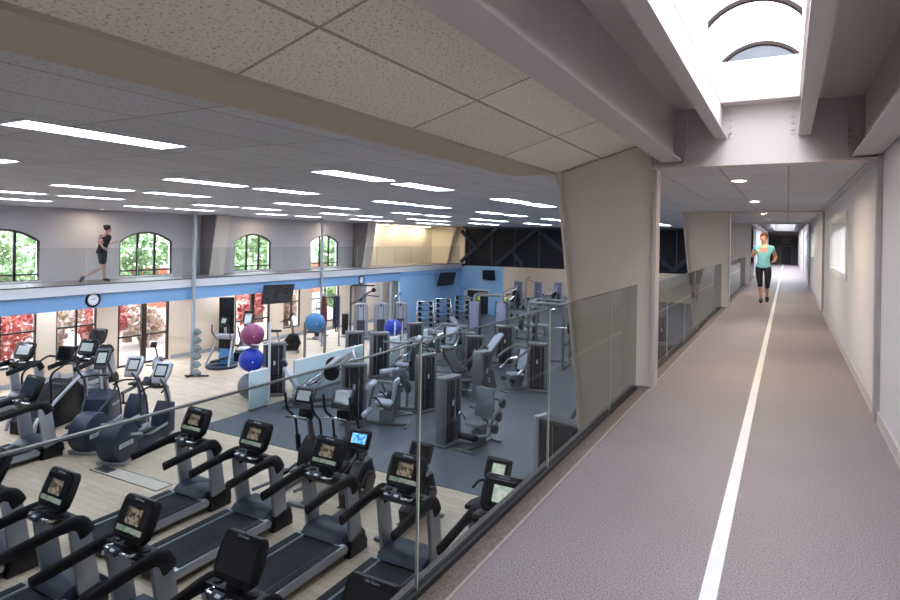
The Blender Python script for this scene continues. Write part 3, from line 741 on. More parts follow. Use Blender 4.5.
add_tread('photo', (-7.66, 4.1, GZ), 0, 'black treadmill of the front row with a lit screen, second from the left', gA)
add_tread('photo', (-6.15, 4.1, GZ), 0, 'black treadmill of the front row with a lit picture screen, third from the left', gA)
add_tread('off', (-4.55, 4.1, GZ), 0, 'front row treadmill with a blank screen standing clear in the middle', gA)
add_tread('off', (-3.02, 4.1, GZ), 0, 'front row treadmill nearest the glass railing, only its console top showing', gA)
for i, (x, k) in enumerate(((-8.55, 'photo'), (-7.17, 'photo'), (-5.72, 'photo'), (-4.38, 'photo'), (-2.98, 'white'))):
    lab = ['second row treadmill with lit screen beside the open wood floor, leftmost of its row', 'second row treadmill with lit screen just before the black cross trainers',
           'second row treadmill with lit screen just before the blue screened bike', 'second row treadmill right behind the glass joint, fourth of its row', 'second row treadmill with a white screen half hidden by the track edge'][i]
    add_tread(k, (x, 6.75, GZ), 0, lab, gB)
add_tread('off', (-13.2, 6.55, GZ), R_(2), 'treadmill at the left edge with a silver deck side and dark console', gC)
add_tread('lcd', (-17.35, 8.45, GZ), R_(18), 'treadmill by the window with a pale reflecting console, nearest the left edge', gC)
add_tread('lcd', (-16.5, 9.6, GZ), R_(18), 'treadmill by the window with a dark console, standing next to the pale console one', gC)
add_tread('off', (-18.15, 10.85, GZ), R_(18), 'treadmill farthest along the window row beside the glass double doors', gC)

# ---------------------------------------------------------------- grey-blue cross trainers with round rear drums
def drum_trainer(lab, grp):
    t = T('cross_trainer', lab, 'cross trainer', (0, 0, GZ), 0, grp)
    d = MB().cyl((-.2, 0, .42), (.2, 0, .42), .39, n=36, bev=.05).obj('drum_cover', 'navy_plastic', t)
    for s in (-1, 1):
        MB().box((s*.2, -.03, .38), (.012, .42, .085), .004).obj('name_plate', 'label_white', d, smooth=False)
        text('PRECOR', .085, 'plate_lettering', 'navy_plastic', d, (s*.2075, -.03, .38), (PI/2, 0, s*PI/2))
    MB().prism([(-.1, .08), (1.35, .08), (1.4, .2), (.9, .36), (.2, .3), (-.1, .3)], 'x', -.15, .15, .03).obj('ramp', 'navy_plastic', t)
    MB().box((0, -.15, .04), (.62, .12, .06), .015).box((0, 1.6, .04), (.62, .12, .06), .015).obj('base_bar', 'silver_paint', t)
    for s in (-1, 1):
        a = MB().tube([(s*.22, .05, .45+s*.1), (s*.22, .75, .3+s*.06), (s*.2, 1.35, .38)], .03, 8).obj('pedal_arm', 'silver_paint', t)
        MB().box((s*.22, .62, .38+s*.07), (.15, .38, .05), .02).obj('pedal', 'black_plastic', a)
        MB().tube([(s*.24, 1.35, .35), (s*.26, 1.3, .9), (s*.27, 1.12, 1.25), (s*.25, .98, 1.42)], .02, 8, fil=.2).obj('moving_handle', 'dark_frame', t)
    MB().tube([(0, 1.75, .1), (0, 1.72, .6), (0, 1.62, 1.05), (0, 1.45, 1.3)], [.075, .07, .06, .05, .05, .05], 10, fil=.3).obj('mast', 'silver_paint', t)
    MB().prism([(1.25, .1), (1.72, .1), (1.72, .75), (1.5, .82), (1.3, .55)], 'x', -.16, .16, .04).obj('front_cover', 'navy_plastic', t)
    MB().tube([(-.24, 1.05, 1.12), (-.2, 1.3, 1.18), (0, 1.5, 1.14), (.2, 1.3, 1.18), (.24, 1.05, 1.12)], .02, 8, fil=.12).obj('fixed_handle', 'black_grip', t)
    M = Mx.Translation((0, 1.42, 1.46)) @ rotm((-R_(28), 0, 0))
    c = MB().prism([(-.15, -.24), (.15, -.24), (.2, -.05), (.2, .2), (.14, .25), (-.14, .25), (-.2, .2), (-.2, -.05)], 'y', -.04, .05, .02).obj('console', 'silver_paint', t, M=M)
    screen_set(c, 'lcd', M, .28, .3, 0, -.042, .03)
    return t
g = 'cross trainers with round drums'
dt = drum_trainer('blue-grey cross trainer with a round drum, right one of the pair on the wood floor', g); put(dt, (-11.45, 7.3, GZ), R_(22))
dup(dt, (-12.5, 7.35, GZ), R_(22), 'blue-grey cross trainer with a round drum, left one of the pair on the wood floor', g)
# ---------------------------------------------------------------- black cross trainers
def cross_trainer(lab, kind, grp, body='black_plastic', arm='black_grip', metal='grey_frame'):
    t = T('cross_trainer', lab, 'cross trainer', (0, 0, GZ), 0, grp)
    MB().box((0, .75, .03), (.6, .1, .06), .015).box((0, -.95, .03), (.6, .1, .06), .015).tube([(0, -.95, .06), (0, .75, .06)], .05, 6).obj('base_frame', metal, t)
    MB().prism([(.25, .06), (.95, .06), (1.0, .3), (.85, .62), (.55, .72), (.3, .5)], 'x', -.17, .17, .05).obj('flywheel_cover', body, t)
    MB().tube([(0, .55, .6), (0, .42, 1.1), (0, .3, 1.42)], [.07, .05], 10).obj('mast', metal, t)
    for s in (-1, 1):
        a = MB().tube([(s*.2, .5, .35+s*.1), (s*.22, -.35, .2+s*.05), (s*.2, -.9, .22)], .03, 8).obj('pedal_arm', metal, t)
        MB().box((s*.21, -.15, .29+s*.07), (.16, .4, .07), .025).obj('pedal', body, a)
        h = MB().tube([(s*.25, .5, .35), (s*.27, .42, .85), (s*.27, .38, 1.1), (s*.29, .12, 1.3), (s*.27, .05, 1.62)], .024, 8, fil=.12).obj('moving_handle', arm, t)
        MB().cyl((s*.25, .47, .45), (s*.262, .44, .75), .05, n=10).obj('arm_sleeve', body, h)
    MB().tube([(-.22, -.02, 1.2), (-.16, .2, 1.16), (.16, .2, 1.16), (.22, -.02, 1.2)], .02, 8, fil=.1).obj('fixed_handle', 'chrome', t)
    MB().box((0, .33, 1.2), (.26, .16, .22), .04).obj('hub', body, t)
    M = Mx.Translation((0, .27, 1.52)) @ rotm((-R_(25), 0, 0))
    c = MB().box((0, 0, 0), (.42, .08, .38), .03).obj('console', 'dark_frame' if kind == 'lcd' else body, t, M=M)
    screen_set(c, kind, M, .34, .26, 0, -.041, .02)
    return t
g = 'black cross trainers behind the treadmills'
ct = cross_trainer('black cross trainer with a grey console behind the second treadmill row, left of the pair', 'lcd', g); put(ct, (-7.75, 8.3, GZ), R_(8))
dup(ct, (-7.1, 8.6, GZ), R_(8), 'black cross trainer with a grey console behind the second treadmill row, right of the pair', g)
# ---------------------------------------------------------------- upright bikes
def bike(lab, kind, grp, body='black_plastic', metal='grey_frame', name='exercise_bike', up=0):
    t = T(name, lab, 'exercise bike', (0, 0, GZ), 0, grp)
    MB().box((0, .4, .03), (.52, .09, .06), .02).box((0, -.75, .03), (.52, .09, .06), .02).tube([(0, -.75, .07), (0, .4, .07)], .045, 6).obj('base_frame', metal, t)
    MB().prism([(-.35, .1), (.38, .1), (.5, .35), (.36, .72), (.05, .72), (-.15, .45), (-.4, .35)], 'x', -.1, .1, .04).obj('drive_cover', body, t)
    MB().tube([(0, -.3, .3), (0, -.42, .78)], .035, 8).obj('seat_post', 'chrome', t)
    MB().prism([(-.13, -.72), (.13, -.72), (.14, -.55), (.05, -.25), (-.05, -.25), (-.14, -.55)], 'z', .78, .86, .03).obj('seat', 'black_grip', t)
    MB().tube([(0, .2, .68), (0, .14, .9+up*.7), (0, .1, 1.0+up)], .05, 8).obj('mast', metal, t)
    MB().tube([(-.24, -.25, .9+up), (-.24, -.02, .95+up), (0, .09, .9+up), (.24, -.02, .95+up), (.24, -.25, .9+up)], .02, 8, fil=.12).obj('handlebar', 'black_grip', t)
    c_ = MB().cyl((-.13, .0, .32), (.13, .0, .32), .03, n=10).obj('crank', 'chrome', t)
    for s in (-1, 1):
        MB().box((s*.15, s*.08, .32+s*.13), (.03, .05, .3), .01, rot=(-s*.4, 0, 0)).box((s*.2, s*.14, .32+s*.28-.04), (.1, .1, .03), .01).obj('pedal', body, c_)
    M = Mx.Translation((0, .1, 1.1+up)) @ rotm((-R_(25), 0, 0))
    c = MB().box((0, 0, 0), (.42, .07, .32), .04).obj('console', body, t, M=M)
    screen_set(c, kind, M, .33, .23, 0, -.036, 0)
    return t
g = 'upright bikes behind the second treadmill row'
b1 = bike('upright exercise bike with a bright blue screen behind the second row of treadmills', 'blue', g); put(b1, (-6.25, 8.15, GZ), R_(4))
b2 = bike('upright exercise bike with a dark console peeking over the treadmill at the glass joint', 'off', g); put(b2, (-5.05, 8.15, GZ), 0)
b3 = bike('upright exercise bike with a small white screen behind the treadmill next to the track edge', 'white', g); put(b3, (-3.7, 8.15, GZ), 0)
# ---------------------------------------------------------------- the left corner machines
def stair_climber(lab, loc, rz):
    t = T('stair_climber', lab, 'stair climber', loc, rz)
    MB().prism([(-.9, .02), (.55, .02), (.55, .75), (.3, 1.0), (-.2, .85), (-.9, .3)], 'x', -.32, .32, .03).obj('body', 'black_plastic', t)
    for k in range(5):
        MB().box((0, -.72+.21*k, .36+.14*k), (.5, .2, .04), .01).obj('step', 'dark_frame', t)
    for s in (-1, 1):
        MB().tube([(s*.35, -.95, .1), (s*.35, -.9, .32), (s*.35, .3, 1.05), (s*.35, .55, 1.08), (s*.35, .58, .05)], .04, 8, fil=.1).obj('side_frame', 'silver_paint', t)
        MB().tube([(s*.36, -.5, .62), (s*.37, -.55, 1.3), (s*.36, .2, 1.55), (s*.3, .35, 1.5)], .024, 8, fil=.15).obj('handrail', 'black_grip', t)
    M = Mx.Translation((0, .3, 1.6)) @ rotm((-R_(20), 0, 0))
    c = MB().box((0, 0, 0), (.44, .08, .36), .04).obj('console', 'black_plastic', t, M=M); screen_set(c, 'off', M, .34, .26, 0, -.041)
    return t
stair_climber('black stair climber with silver side frames near the left windows', (-15.0, 8.0, GZ), R_(20))
def amt(lab, loc, rz):
    t = T('motion_trainer', lab, 'cross trainer', loc, rz)
    MB().box((0, 0, .05), (.75, 1.5, .07), .03).obj('base', 'navy_plastic', t)
    MB().prism([(.05, .08), (.85, .08), (.85, .62), (.6, .8), (.2, .66)], 'x', -.3, .3, .05).obj('drive_cover', 'navy_plastic', t)
    text('PRECOR', .1, 'cover_lettering', 'label_white', t, (.302, .5, .5), (PI/2, 0, PI/2))
    for s in (-1, 1):
        p = MB().box((s*.2, -.35, .34+.08*s), (.2, .5, .09), .03).obj('pedal', 'navy_plastic', t)
        MB().box((s*.2, -.35, .39+.08*s), (.13, .3, .012), .004).obj('foot_pad', 'orange_pedal', p)
        MB().tube([(s*.2, -.15, .4+.08*s), (s*.3, .35, .75), (s*.36, .4, 1.1), (s*.36, .05, 1.35), (s*.32, -.05, 1.62)], .025, 8, fil=.2).obj('moving_handle', 'dark_frame', t)
    MB().tube([(0, .72, .65), (0, .6, 1.2), (0, .5, 1.45)], .06, 10).obj('mast', 'silver_paint', t)
    MB().tube([(-.28, .05, 1.2), (-.2, .4, 1.18), (.2, .4, 1.18), (.28, .05, 1.2)], .02, 8, fil=.1).obj('fixed_handle', 'black_grip', t)
    M = Mx.Translation((0, .46, 1.56)) @ rotm((-R_(30), 0, 0))
    c = MB().prism([(-.13, -.26), (.13, -.26), (.17, 0), (.15, .25), (-.15, .25), (-.17, 0)], 'y', -.04, .05, .02).obj('console', 'dark_frame', t, M=M); screen_set(c, 'lcd', M, .24, .36, 0, -.042)
    return t
amt('dark blue motion trainer with orange foot pads left of the drum cross trainers', (-13.75, 8.15, GZ), R_(35))
bk = bike('upright bike with black seat among the machines at the left edge', 'off', 'left edge machines'); put(bk, (-14.9, 5.9, GZ), R_(10))
# rower
def rower(lab, loc, rz):
    t = T('rowing_machine', lab, 'rowing machine', loc, rz)
    MB().cyl((-.07, 0, .72), (.07, 0, .72), .23, n=28, bev=.03).obj('flywheel_cage', 'silver_paint', t)
    MB().cyl((-.085, 0, .72), (.085, 0, .72), .14, n=24).obj('fan_screen', 'black_plastic', t)
    MB().tube([(0, .05, .6), (0, -.4, .38), (0, -1.7, .3)], .05, 6).obj('rail', 'dark_frame', t)
    MB().box((0, .1, .03), (.55, .08, .05), .01).tube([(0, .1, .05), (0, .05, .35)], .035, 6).box((0, -1.65, .03), (.45, .08, .05), .01).tube([(0, -1.65, .05), (0, -1.65, .28)], .03, 6).obj('legs', 'black_plastic', t)
    s = MB().box((0, -1.1, .42), (.32, .26, .06), .03).obj('seat', 'black_grip', t)
    m_ = MB().tube([(0, 0, .8), (0, -.1, 1.15), (0, -.22, 1.3)], .022, 6, fil=.1).obj('monitor_arm', 'black_plastic', t)
    MB().box((0, -.24, 1.32), (.18, .04, .16), .015, rot=(-.4, 0, 0)).obj('monitor', 'black_plastic', m_)
    MB().box((0, -.35, .3), (.5, .3, .03), .01, rot=(.7, 0, 0)).obj('footboard', 'black_plastic', t)
    MB().cyl((-.25, -.2, .72), (.25, -.2, .72), .018, n=8).obj('pull_handle', 'black_grip', t)
rower('rowing machine with a round silver flywheel in front of the glass double doors', (-15.95, 11.35, GZ), R_(25))
# medicine ball rack
t = T('ball_tree', 'slim grey upright rack on a black base beside the slim post', 'rack', (-16.35, 13.0, GZ), R_(30))
MB().box((0, 0, .02), (.75, .1, .04), .01).box((-.2, 0, .03), (.09, .5, .05), .01).obj('base', 'black_plastic', t)
MB().box((-.16, 0, .85), (.08, .08, 1.62), .01).obj('upright', 'post_paint', t)
for k in range(6): MB().cyl((-.13, 0, .1+.26*k), (.12, 0, .1+.26*k), .045, n=14).obj('cradle', 'dark_frame', t)
for k in range(6):
    b = MB().sph((0, 0, 0), .12, (1, 1, .98), 18, 12).obj('medicine_ball', 'ball_slate'); b.location = V((-16.35, 13.0, GZ))+V((math.cos(R_(30))*.06, math.sin(R_(30))*.06, .16+.255*k)); b.location += V((.10, -.17, 0))
    tag(b, 'grey medicine ball on the slim rack, %s from the bottom' % ORD[k], 'ball', 'medicine balls on the slim rack')
# white elliptical and climber by the cream wall
def white_elliptical(lab, loc, rz):
    t = T('cross_trainer', lab, 'cross trainer', loc, rz)
    MB().cyl((0, 0, .0), (0, 0, .1), .52, n=32, bev=.03).obj('base_disc', 'navy_plastic', t)
    for s in (-1, 1):
        MB().tube([(s*.42, -.3, .1), (s*.3, .1, .75), (s*.26, .2, 1.0)], .035, 8).obj('side_leg', 'silver_paint', t)
        a = MB().box((s*.18, -.1, .28+s*.06), (.17, .42, .06), .02).obj('pedal', 'black_plastic', t)
        MB().tube([(s*.26, .15, .9), (s*.33, -.1, 1.2), (s*.3, -.12, 1.45)], .022, 8, fil=.15).obj('moving_handle', 'dark_frame', t)
    MB().box((0, .2, 1.02), (.62, .3, .16), .05).obj('hub', 'silver_paint', t)
    MB().prism([(.05, .1), (.45, .1), (.42, .55), (.2, .6)], 'x', -.2, .2, .03).obj('drive_cover', 'ball_teal', t)
    MB().tube([(0, .25, 1.05), (-.0, .2, 1.4)], .05, 8).obj('mast', 'silver_paint', t)
    M = Mx.Translation((0, .14, 1.55)) @ rotm((-R_(25), 0, 0))
    c = MB().box((0, 0, 0), (.3, .07, .42), .06).obj('console', 'black_plastic', t, M=M); screen_set(c, 'lcd', M, .2, .24, 0, -.036)
white_elliptical('silver cross trainer on a round blue base in front of the tall black board', (-16.8, 14.35, GZ), R_(20))
t = T('leaning_board', 'tall black board leaning on the cream wall behind the silver cross trainer', 'board', (-18.9, 16.35, GZ), R_(55))
MB().box((0, 0, 1.05), (.55, .09, 2.1), .02).obj('board', 'black_plastic', t)
MB().box((0, 0, .04), (.5, .4, .08), .01).obj('foot', 'black_plastic', t)
def climber(lab, loc, rz):
    t = T('recumbent_stepper', lab, 'stepper', loc, rz)
    MB().prism([(-.7, .04), (.7, .04), (.75, .35), (.35, .7), (-.1, .5), (-.7, .35)], 'x', -.3, .3, .05).obj('body', 'black_plastic', t)
    MB().box((0, -.35, .44), (.44, .42, .1), .04).obj('seat', 'label_white', t)
    MB().tube([(0, .4, .6), (0, .3, 1.2)], .05, 8).obj('mast', 'dark_frame', t)
    for s in (-1, 1):
        MB().tube([(s*.25, .3, .5), (s*.3, .1, 1.0), (s*.28, -.15, 1.2)], .025, 8, fil=.15).obj('moving_handle', 'dark_frame', t)
    M = Mx.Translation((0, .26, 1.42)) @ rotm((-R_(22), 0, 0))
    c = MB().prism([(-.12, -.3), (.12, -.3), (.2, 0), (.16, .3), (-.16, .3), (-.2, 0)], 'y', -.04, .04, .02).obj('console', 'black_plastic', t, M=M); screen_set(c, 'lcd', M, .26, .4, 0, -.042)
climber('black recumbent stepper with an upright console left of the brown glass doors', (-17.2, 15.8, GZ), R_(35))
bk = bike('black fan bike in front of the small window beyond the hanging television', 'off', 'bikes near the small windows', up=.3); put(bk, (-16.9, 17.6, GZ), R_(-55))
bk = bike('black bike at the tall window behind the navy bands', 'off', 'bikes near the small windows', up=.3); put(bk, (-18.3, 21.0, GZ), R_(20))
# ---------------------------------------------------------------- partitions and balls
def partition(lab, x, ya, yb, h=1.0):
    t = T('partition_panel', lab, 'partition', (x, ya, GZ), 0, 'pale half height partitions')
    MB().span((-.03, 0, .06), (.03, yb-ya, h), .004).obj('panel', 'pale_panel', t)
    MB().span((-.045, 0, .012), (.045, yb-ya, .06)).obj('base_rail', 'grey_frame', t, smooth=False)
    MB().span((-.035, 0, h), (.035, yb-ya, h+.02)).obj('top_rail', 'line_white', t, smooth=False)
partition('pale half height partition in front of the grey exercise ball', -11.95, 11.1, 11.7)
partition('long pale partition behind the inclined silver machine', -12.05, 12.8, 15.95)
partition('pale partition with a notice between two grey weight towers', -12.05, 16.75, 18.1)
partition('pale partition under the far blue ball', -12.05, 18.4, 20.0)
t = T('notice_sheet', 'white notice sheet on the pale partition between two weight towers', 'notice', (-12.018, 17.3, GZ+.45))
MB().span((0, 0, 0), (.006, .3, .42)).obj('paper', 'line_white', t, smooth=False)
def ball(x, y, z, r, m_, lab, band=None):
    t = T('exercise_ball', lab, 'ball', (x, y, z), 0, 'exercise balls')
    MB().sph((0, 0, 0), r, (1, 1, .97), 32, 20).obj('shell', m_, t)
    mb = MB()
    for k in range(-3, 4):
        zz = k*r*.16; q = math.sqrt(r*r-zz*zz); mb.torus((0, 0, zz*.97), q+.001, .004, 'z', 32, 5)
    mb.obj('rings', m_, t)
    MB().cyl((r*.8, -r*.6, 0), (r*.815, -r*.61, 0), .02, n=8).obj('plug', 'white_plastic', t)
ball(-12.75, 11.9, -2.6, .36, 'ball_grey', 'grey exercise ball at the bottom of the stacked rack')
ball(-12.78, 11.92, -1.9, .335, 'ball_blue', 'bright blue exercise ball in the middle of the stacked rack')
ball(-12.78, 11.95, -1.22, .315, 'ball_pink', 'pink exercise ball on top of the stacked rack')
t = T('ball_rack', 'white post rack holding the three stacked exercise balls', 'rack', (-12.6, 12, GZ))
MB().tube([(.36, .05, 0), (.36, .05, 2.15)], .035, 8).tube([(-.36, .05, 0), (-.36, .05, 2.0)], .025, 8).obj('posts', 'white_plastic', t)
MB().box((0, .05, .03), (.8, .1, .05), .01).obj('base', 'white_plastic', t)
for z in (.855, 1.56): MB().torus((.05, 0, z), .23, .016, 'z', 24, 6).tube([(.28, .0, z), (.36, .05, z)], .015, 6).tube([(-.18, .0, z), (-.36, .05, z)], .015, 6).obj('ring_shelf', 'white_plastic', t)
ball(-12.75, 18.7, -1.83, .33, 'ball_blue', 'bright blue exercise ball alone on a stand above the far partition')
t = T('ball_stand', 'stand with white posts holding the far blue ball', 'rack', (-12.75, 18.7, GZ))
MB().torus((0, 0, .88), .23, .018, 'z', 24, 6).obj('ring_shelf', 'white_plastic', t)
for a in (0, 1, 2, 3):
    x_, y_ = .36*math.cos(a*PI/2+PI/4), .36*math.sin(a*PI/2+PI/4)
    MB().tube([(x_, y_, 0), (x_, y_, 1.42 if a in (0, 3) else .9)], .025, 8).tube([(x_, y_, .88), (x_*.6, y_*.6, .88)], .014, 6).obj('post', 'white_plastic', t)
ball(-14.0, 15.85, -1.42, .34, 'ball_teal', 'blue striped exercise ball on a grey stand in front of the slim post')
t = T('ball_stand', 'grey stand carrying the blue striped ball', 'rack', (-14.0, 15.85, GZ), R_(40))
MB().torus((0, 0, 1.28), .24, .02, 'z', 24, 6).obj('ring_shelf', 'dark_frame', t)
for s in (-1, 1):
    MB().tube([(s*.33, 0, .05), (s*.33, 0, 1.6)], .045, 6).tube([(s*.33, 0, 1.28), (s*.22, 0, 1.28)], .016, 6).box((s*.33, 0, .03), (.08, .6, .05), .01).obj('post', 'grey_frame', t)
MB().box((0, 0, .3), (.66, .05, .05), .01).obj('cross_bar', 'hatch_wood', t)
t = T('band_stand', 'stand hung with red-brown and navy stretch bands under the balcony', 'rack', (-16.6, 19.75, GZ), R_(40))
MB().box((-.35, 0, .02), (.1, .6, .04), .01).box((.35, 0, .02), (.1, .6, .04), .01).tube([(-.35, 0, .03), (-.35, 0, 2.05), (.35, 0, 2.05), (.35, 0, .03)], .03, 8, fil=.06).obj('frame', 'grey_frame', t)
MB().tube([(-.3, -.07, 2.02), (-.3, .07, 2.02)], .02, 6).tube([(.2, -.07, 2.02), (.2, .07, 2.02)], .02, 6).obj('hook', 'dark_frame', t)
def bands(m_, x, lab):
    t2 = T('stretch_bands', lab, 'stretch band', (-16.6, 19.75, GZ), R_(40), 'hanging stretch bands')
    mb = MB(); rd = random.Random(3)
    for k in range(9):
        a = x+rd.uniform(-.12, .12); b_ = rd.uniform(-.1, .1); l = rd.uniform(.55, .9)
        mb.tube([(a, b_, 2.0), (a-.03, b_*1.2, 1.4), (a-.04+rd.uniform(-.03, .03), b_, l), (a+.05, b_*1.1, l+.02), (a+.05, b_, 1.4), (a+.01, b_, 2.0)], .022, 6, fil=.1)
    mb.obj('band', m_, t2)
bands('band_red', -.3, 'bundle of red-brown stretch bands hanging left on the band stand')
bands('band_navy', .2, 'bundle of navy stretch bands hanging right on the band stand')
# ---------------------------------------------------------------- selectorised weight machines
def tower(t, L=.6, D=.26, h=1.5, frame='grey_frame', sh='shroud'):
    if frame == 'chrome':                                           # open stack under a round topped tube arch
        for y in (-.1, .1): MB().tube([(-L/2, y, .03), (-L/2, y, h), (L/2, y, h), (L/2, y, .03)], .034, 8, fil=.16).obj('tube_arch', 'silver_paint', t)
        MB().box((0, 0, .05), (L+.1, .5, .07), .02).obj('base', 'grey_frame', t)
        p = MB()
        for k in range(12): p.box((0, 0, .14+k*.06), (L*.62, .16, .05), .006)
        p.obj('weight_stack', 'dark_frame', t)
        MB().cyl((-L*.2, 0, .1), (-L*.2, 0, h-.05), .014, n=8).cyl((L*.2, 0, .1), (L*.2, 0, h-.05), .014, n=8).obj('guide_rods', 'chrome', t)
        MB().box((0, .09, h*.55), (L-.08, .015, h*.8)).obj('back_panel', sh, t, smooth=False)
        MB().cyl((-.03, 0, h-.06), (.03, 0, h-.06), .09, n=18).obj('pulley', 'black_plastic', t)
        return
    f = MB()
    for s in (-1, 1): f.box((s*(L/2-.045), 0, h/2), (.09, D, h-.06), .03)
    f.box((0, 0, h-.045), (L, D, .09), .035).box((0, 0, .04), (L+.06, D+.1, .06), .015)
    f.obj('tower_frame', frame, t)
    s_ = MB().box((0, 0, h/2), (L-.16, D-.07, h-.16), .01).obj('shroud', sh, t)
    r = MB()
    for s in (-1, 1):
        for k in (-1, 1): r.cyl((k*L*.18, s*(D/2-.03), .1), (k*L*.18, s*(D/2-.03), h-.1), .012, n=8)
    r.obj('guide_rods', 'chrome', t)
    p = MB()
    for s in (-1, 1):
        for k in range(9): p.box((0, s*(D/2-.035), .14+k*.055), (L*.52, .03, .045), .004)
    p.obj('weight_stack', 'plate_stack', t)
    MB().box((L*.0, -(D/2-.005), h*.62), (.05, .01, .12)).box((0, D/2-.005, h*.62), (.05, .01, .12)).obj('instruction_plate', 'label_white', t, smooth=False)
def stm(x, y, a): return Mx.Translation((x, y, 0)) @ Mx.Rotation(a, 4, 'Z')
def seat_parts(t, M, pad, zs=.48, tilt=.2, bh=.62, frame='grey_frame', bw=.4):
    MB().box((0, .02, zs), (.38, .42, .08), .03, rot=(.08, 0, 0)).obj('seat', pad, t, M=M)
    MB().box((0, -.22-math.sin(tilt)*bh*.5, zs+.08+bh*.5), (bw, .08, bh), .035, rot=(tilt, 0, 0)).obj('backrest', pad, t, M=M)
    MB().tube([(0, 0, zs-.05), (0, -.05, .08)], .06, 8).box((0, -.05, .24), (.2, .34, .3), .03).tube([(0, -.26, .25), (0, -.3-math.sin(tilt)*bh, zs+bh*.9)], .05, 8).tube([(0, -.55, .05), (0, .5, .05)], .04, 6).box((0, .48, .03), (.5, .08, .05), .015).box((0, -.55, .03), (.5, .08, .05), .015).obj('seat_frame', frame, t, M=M)
def wm(lab, loc, rz, st=None, kind='press', pad='pad_grey', L=.6, D=.26, h=1.5, frame='grey_frame', sh='shroud', grp=None):
    """st = (dx, dy, facing) of the user station in world axes relative to the tower"""
    t = T('weight_machine', lab, 'weight machine', (loc[0], loc[1], GZ+.012), rz, grp)
    tower(t, L, D, h, frame, sh)
    if not st: return t
    q = Mx.Rotation(-rz, 4, 'Z') @ V((st[0], st[1], 0)); M = stm(q.x, q.y, st[2]-rz)
    o = M.translation
    MB().tube([(0, 0, .06), (o.x*.5, o.y*.5, .06), (o.x, o.y, .06)], .045, 6).obj('floor_beam', frame, t)
    if kind in ('press', 'row'):
        seat_parts(t, M, pad, frame=frame)
        for s in (-1, 1):
            MB().tube([(s*.1, -.42, 1.25), (s*.36, -.3, 1.3), (s*.42, .1, 1.12), (s*.4, .36, .98), (s*.34, .42, .8)], .038, 8, fil=.14).obj('press_arm', frame, t, M=M)
            MB().cyl((s*.4, .3, 1.0), (s*.35, .42, .82), .034, n=10).cyl((s*.4, .38, .96), (s*.18, .4, .94), .03, n=10).obj('grip', 'black_grip', t, M=M)
            MB().cyl((s*.3, -.34, .62), (s*.42, -.34, .62), .07, n=14, bev=.02).obj('counterweight', 'black_plastic', t, M=M)
        for s in (-1, 1):
            MB().prism([(-.46, .06), (-.3, .06), (-.26, .5), (-.34, 1.1), (-.42, 1.15), (-.46, .9)], 'x', s*.3, s*.36, .015).obj('side_plate', 'dark_frame', t, M=M)
            MB().tube([(s*.33, -.3, .9), (s*.46, -.1, .85), (s*.46, .2, .6)], .03, 8, fil=.08).cyl((s*.46, .12, .66), (s*.46, .25, .56), .045, n=10).obj('side_lever', 'chrome', t, M=M)
            MB().cyl((s*.3, .28, .34), (s*.12, .28, .34), .06, n=14, bev=.015).obj('leg_roller', 'black_grip', t, M=M)
        a = M @ V((0, -.42, 1.25))
        MB().tube([(0, 0, h-.3), (a.x*.6, a.y*.6, h-.3), a], .04, 6, fil=.15).tube([M @ V((-.12, -.42, 1.25)), M @ V((.12, -.42, 1.25))], .045, 8).tube([a, M @ V((0, -.5, .06))], .04, 6).obj('upper_frame', frame, t)
    elif kind == 'curl':
        seat_parts(t, M, pad, zs=.5, tilt=.1, bh=.66, frame=frame, bw=.46)
        MB().tube([(.2, -.42, .95), (-.3, -.42, 1.0), (-.46, -.25, .95), (-.48, .1, .8), (-.44, .22, .55)], .038, 8, fil=.12).obj('lever_arm', frame, t, M=M)
        MB().tube([(.5, -.4, .7), (.1, -.45, .72), (-.35, -.42, .7), (-.42, .2, .36), (.1, .4, .3)], .035, 8, fil=.12).obj('lower_frame', frame, t, M=M)
        for k, z in enumerate((.98, .72, .5)): MB().cyl((-.44, -.2+.14*k, z), (-.53, -.2+.14*k, z), .1, n=18, bev=.02).obj('cam', 'dark_frame', t, M=M)
        MB().cyl((-.22, .36, .3), (.22, .36, .3), .07, n=14, bev=.02).obj('leg_roller', 'black_grip', t, M=M)
        MB().tube([(-.3, .05, .55), (-.32, .18, .72), (-.3, .3, .74)], .022, 8, fil=.05).obj('side_handle', 'chrome', t, M=M)
        MB().tube([(.3, .05, .55), (.32, .18, .72), (.3, .3, .74)], .022, 8, fil=.05).obj('side_handle', 'chrome', t, M=M)
    elif kind == 'recline':
        seat_parts(t, M, pad, zs=.42, tilt=.75, bh=.78, frame=frame)
        MB().box((0, .95, .62), (.5, .06, .5), .02, rot=(.35, 0, 0)).obj('foot_plate', 'dark_frame', t, M=M)
        MB().tube([(-.2, -.4, .2), (-.2, 1.05, .3)], .03, 6).tube([(.2, -.4, .2), (.2, 1.05, .3)], .03, 6).tube([(0, 1.05, .05), (0, .95, .7)], .04, 6).obj('slide_rails', 'chrome', t, M=M)
        for s in (-1, 1): MB().tube([(s*.24, .0, .4), (s*.3, .05, .62), (s*.3, .2, .66)], .02, 6, fil=.05).obj('side_handle', 'black_grip', t, M=M)
    elif kind == 'roller':
        seat_parts(t, M, pad, zs=.55, tilt=.12, bh=.5, frame=frame)
        MB().tube([(.34, -.1, .05), (.34, -.1, .95), (.34, .35, .95)], .04, 6, fil=.08).tube([(.34, .35, .95), (.34, .5, .3)], .035, 6).obj('lever', frame, t, M=M)
        MB().cyl((-.26, .45, .28), (.28, .45, .28), .07, n=16, bev=.02).obj('roller_pad', 'pad_pale', t, M=M)
        MB().cyl((-.24, .36, .95), (.3, .36, .95), .075, n=16, bev=.02).obj('roller_pad', 'pad_pale', t, M=M)
        MB().cyl((.3, -.1, .6), (.38, -.1, .6), .16, n=22, bev=.02).obj('cam', 'dark_frame', t, M=M)
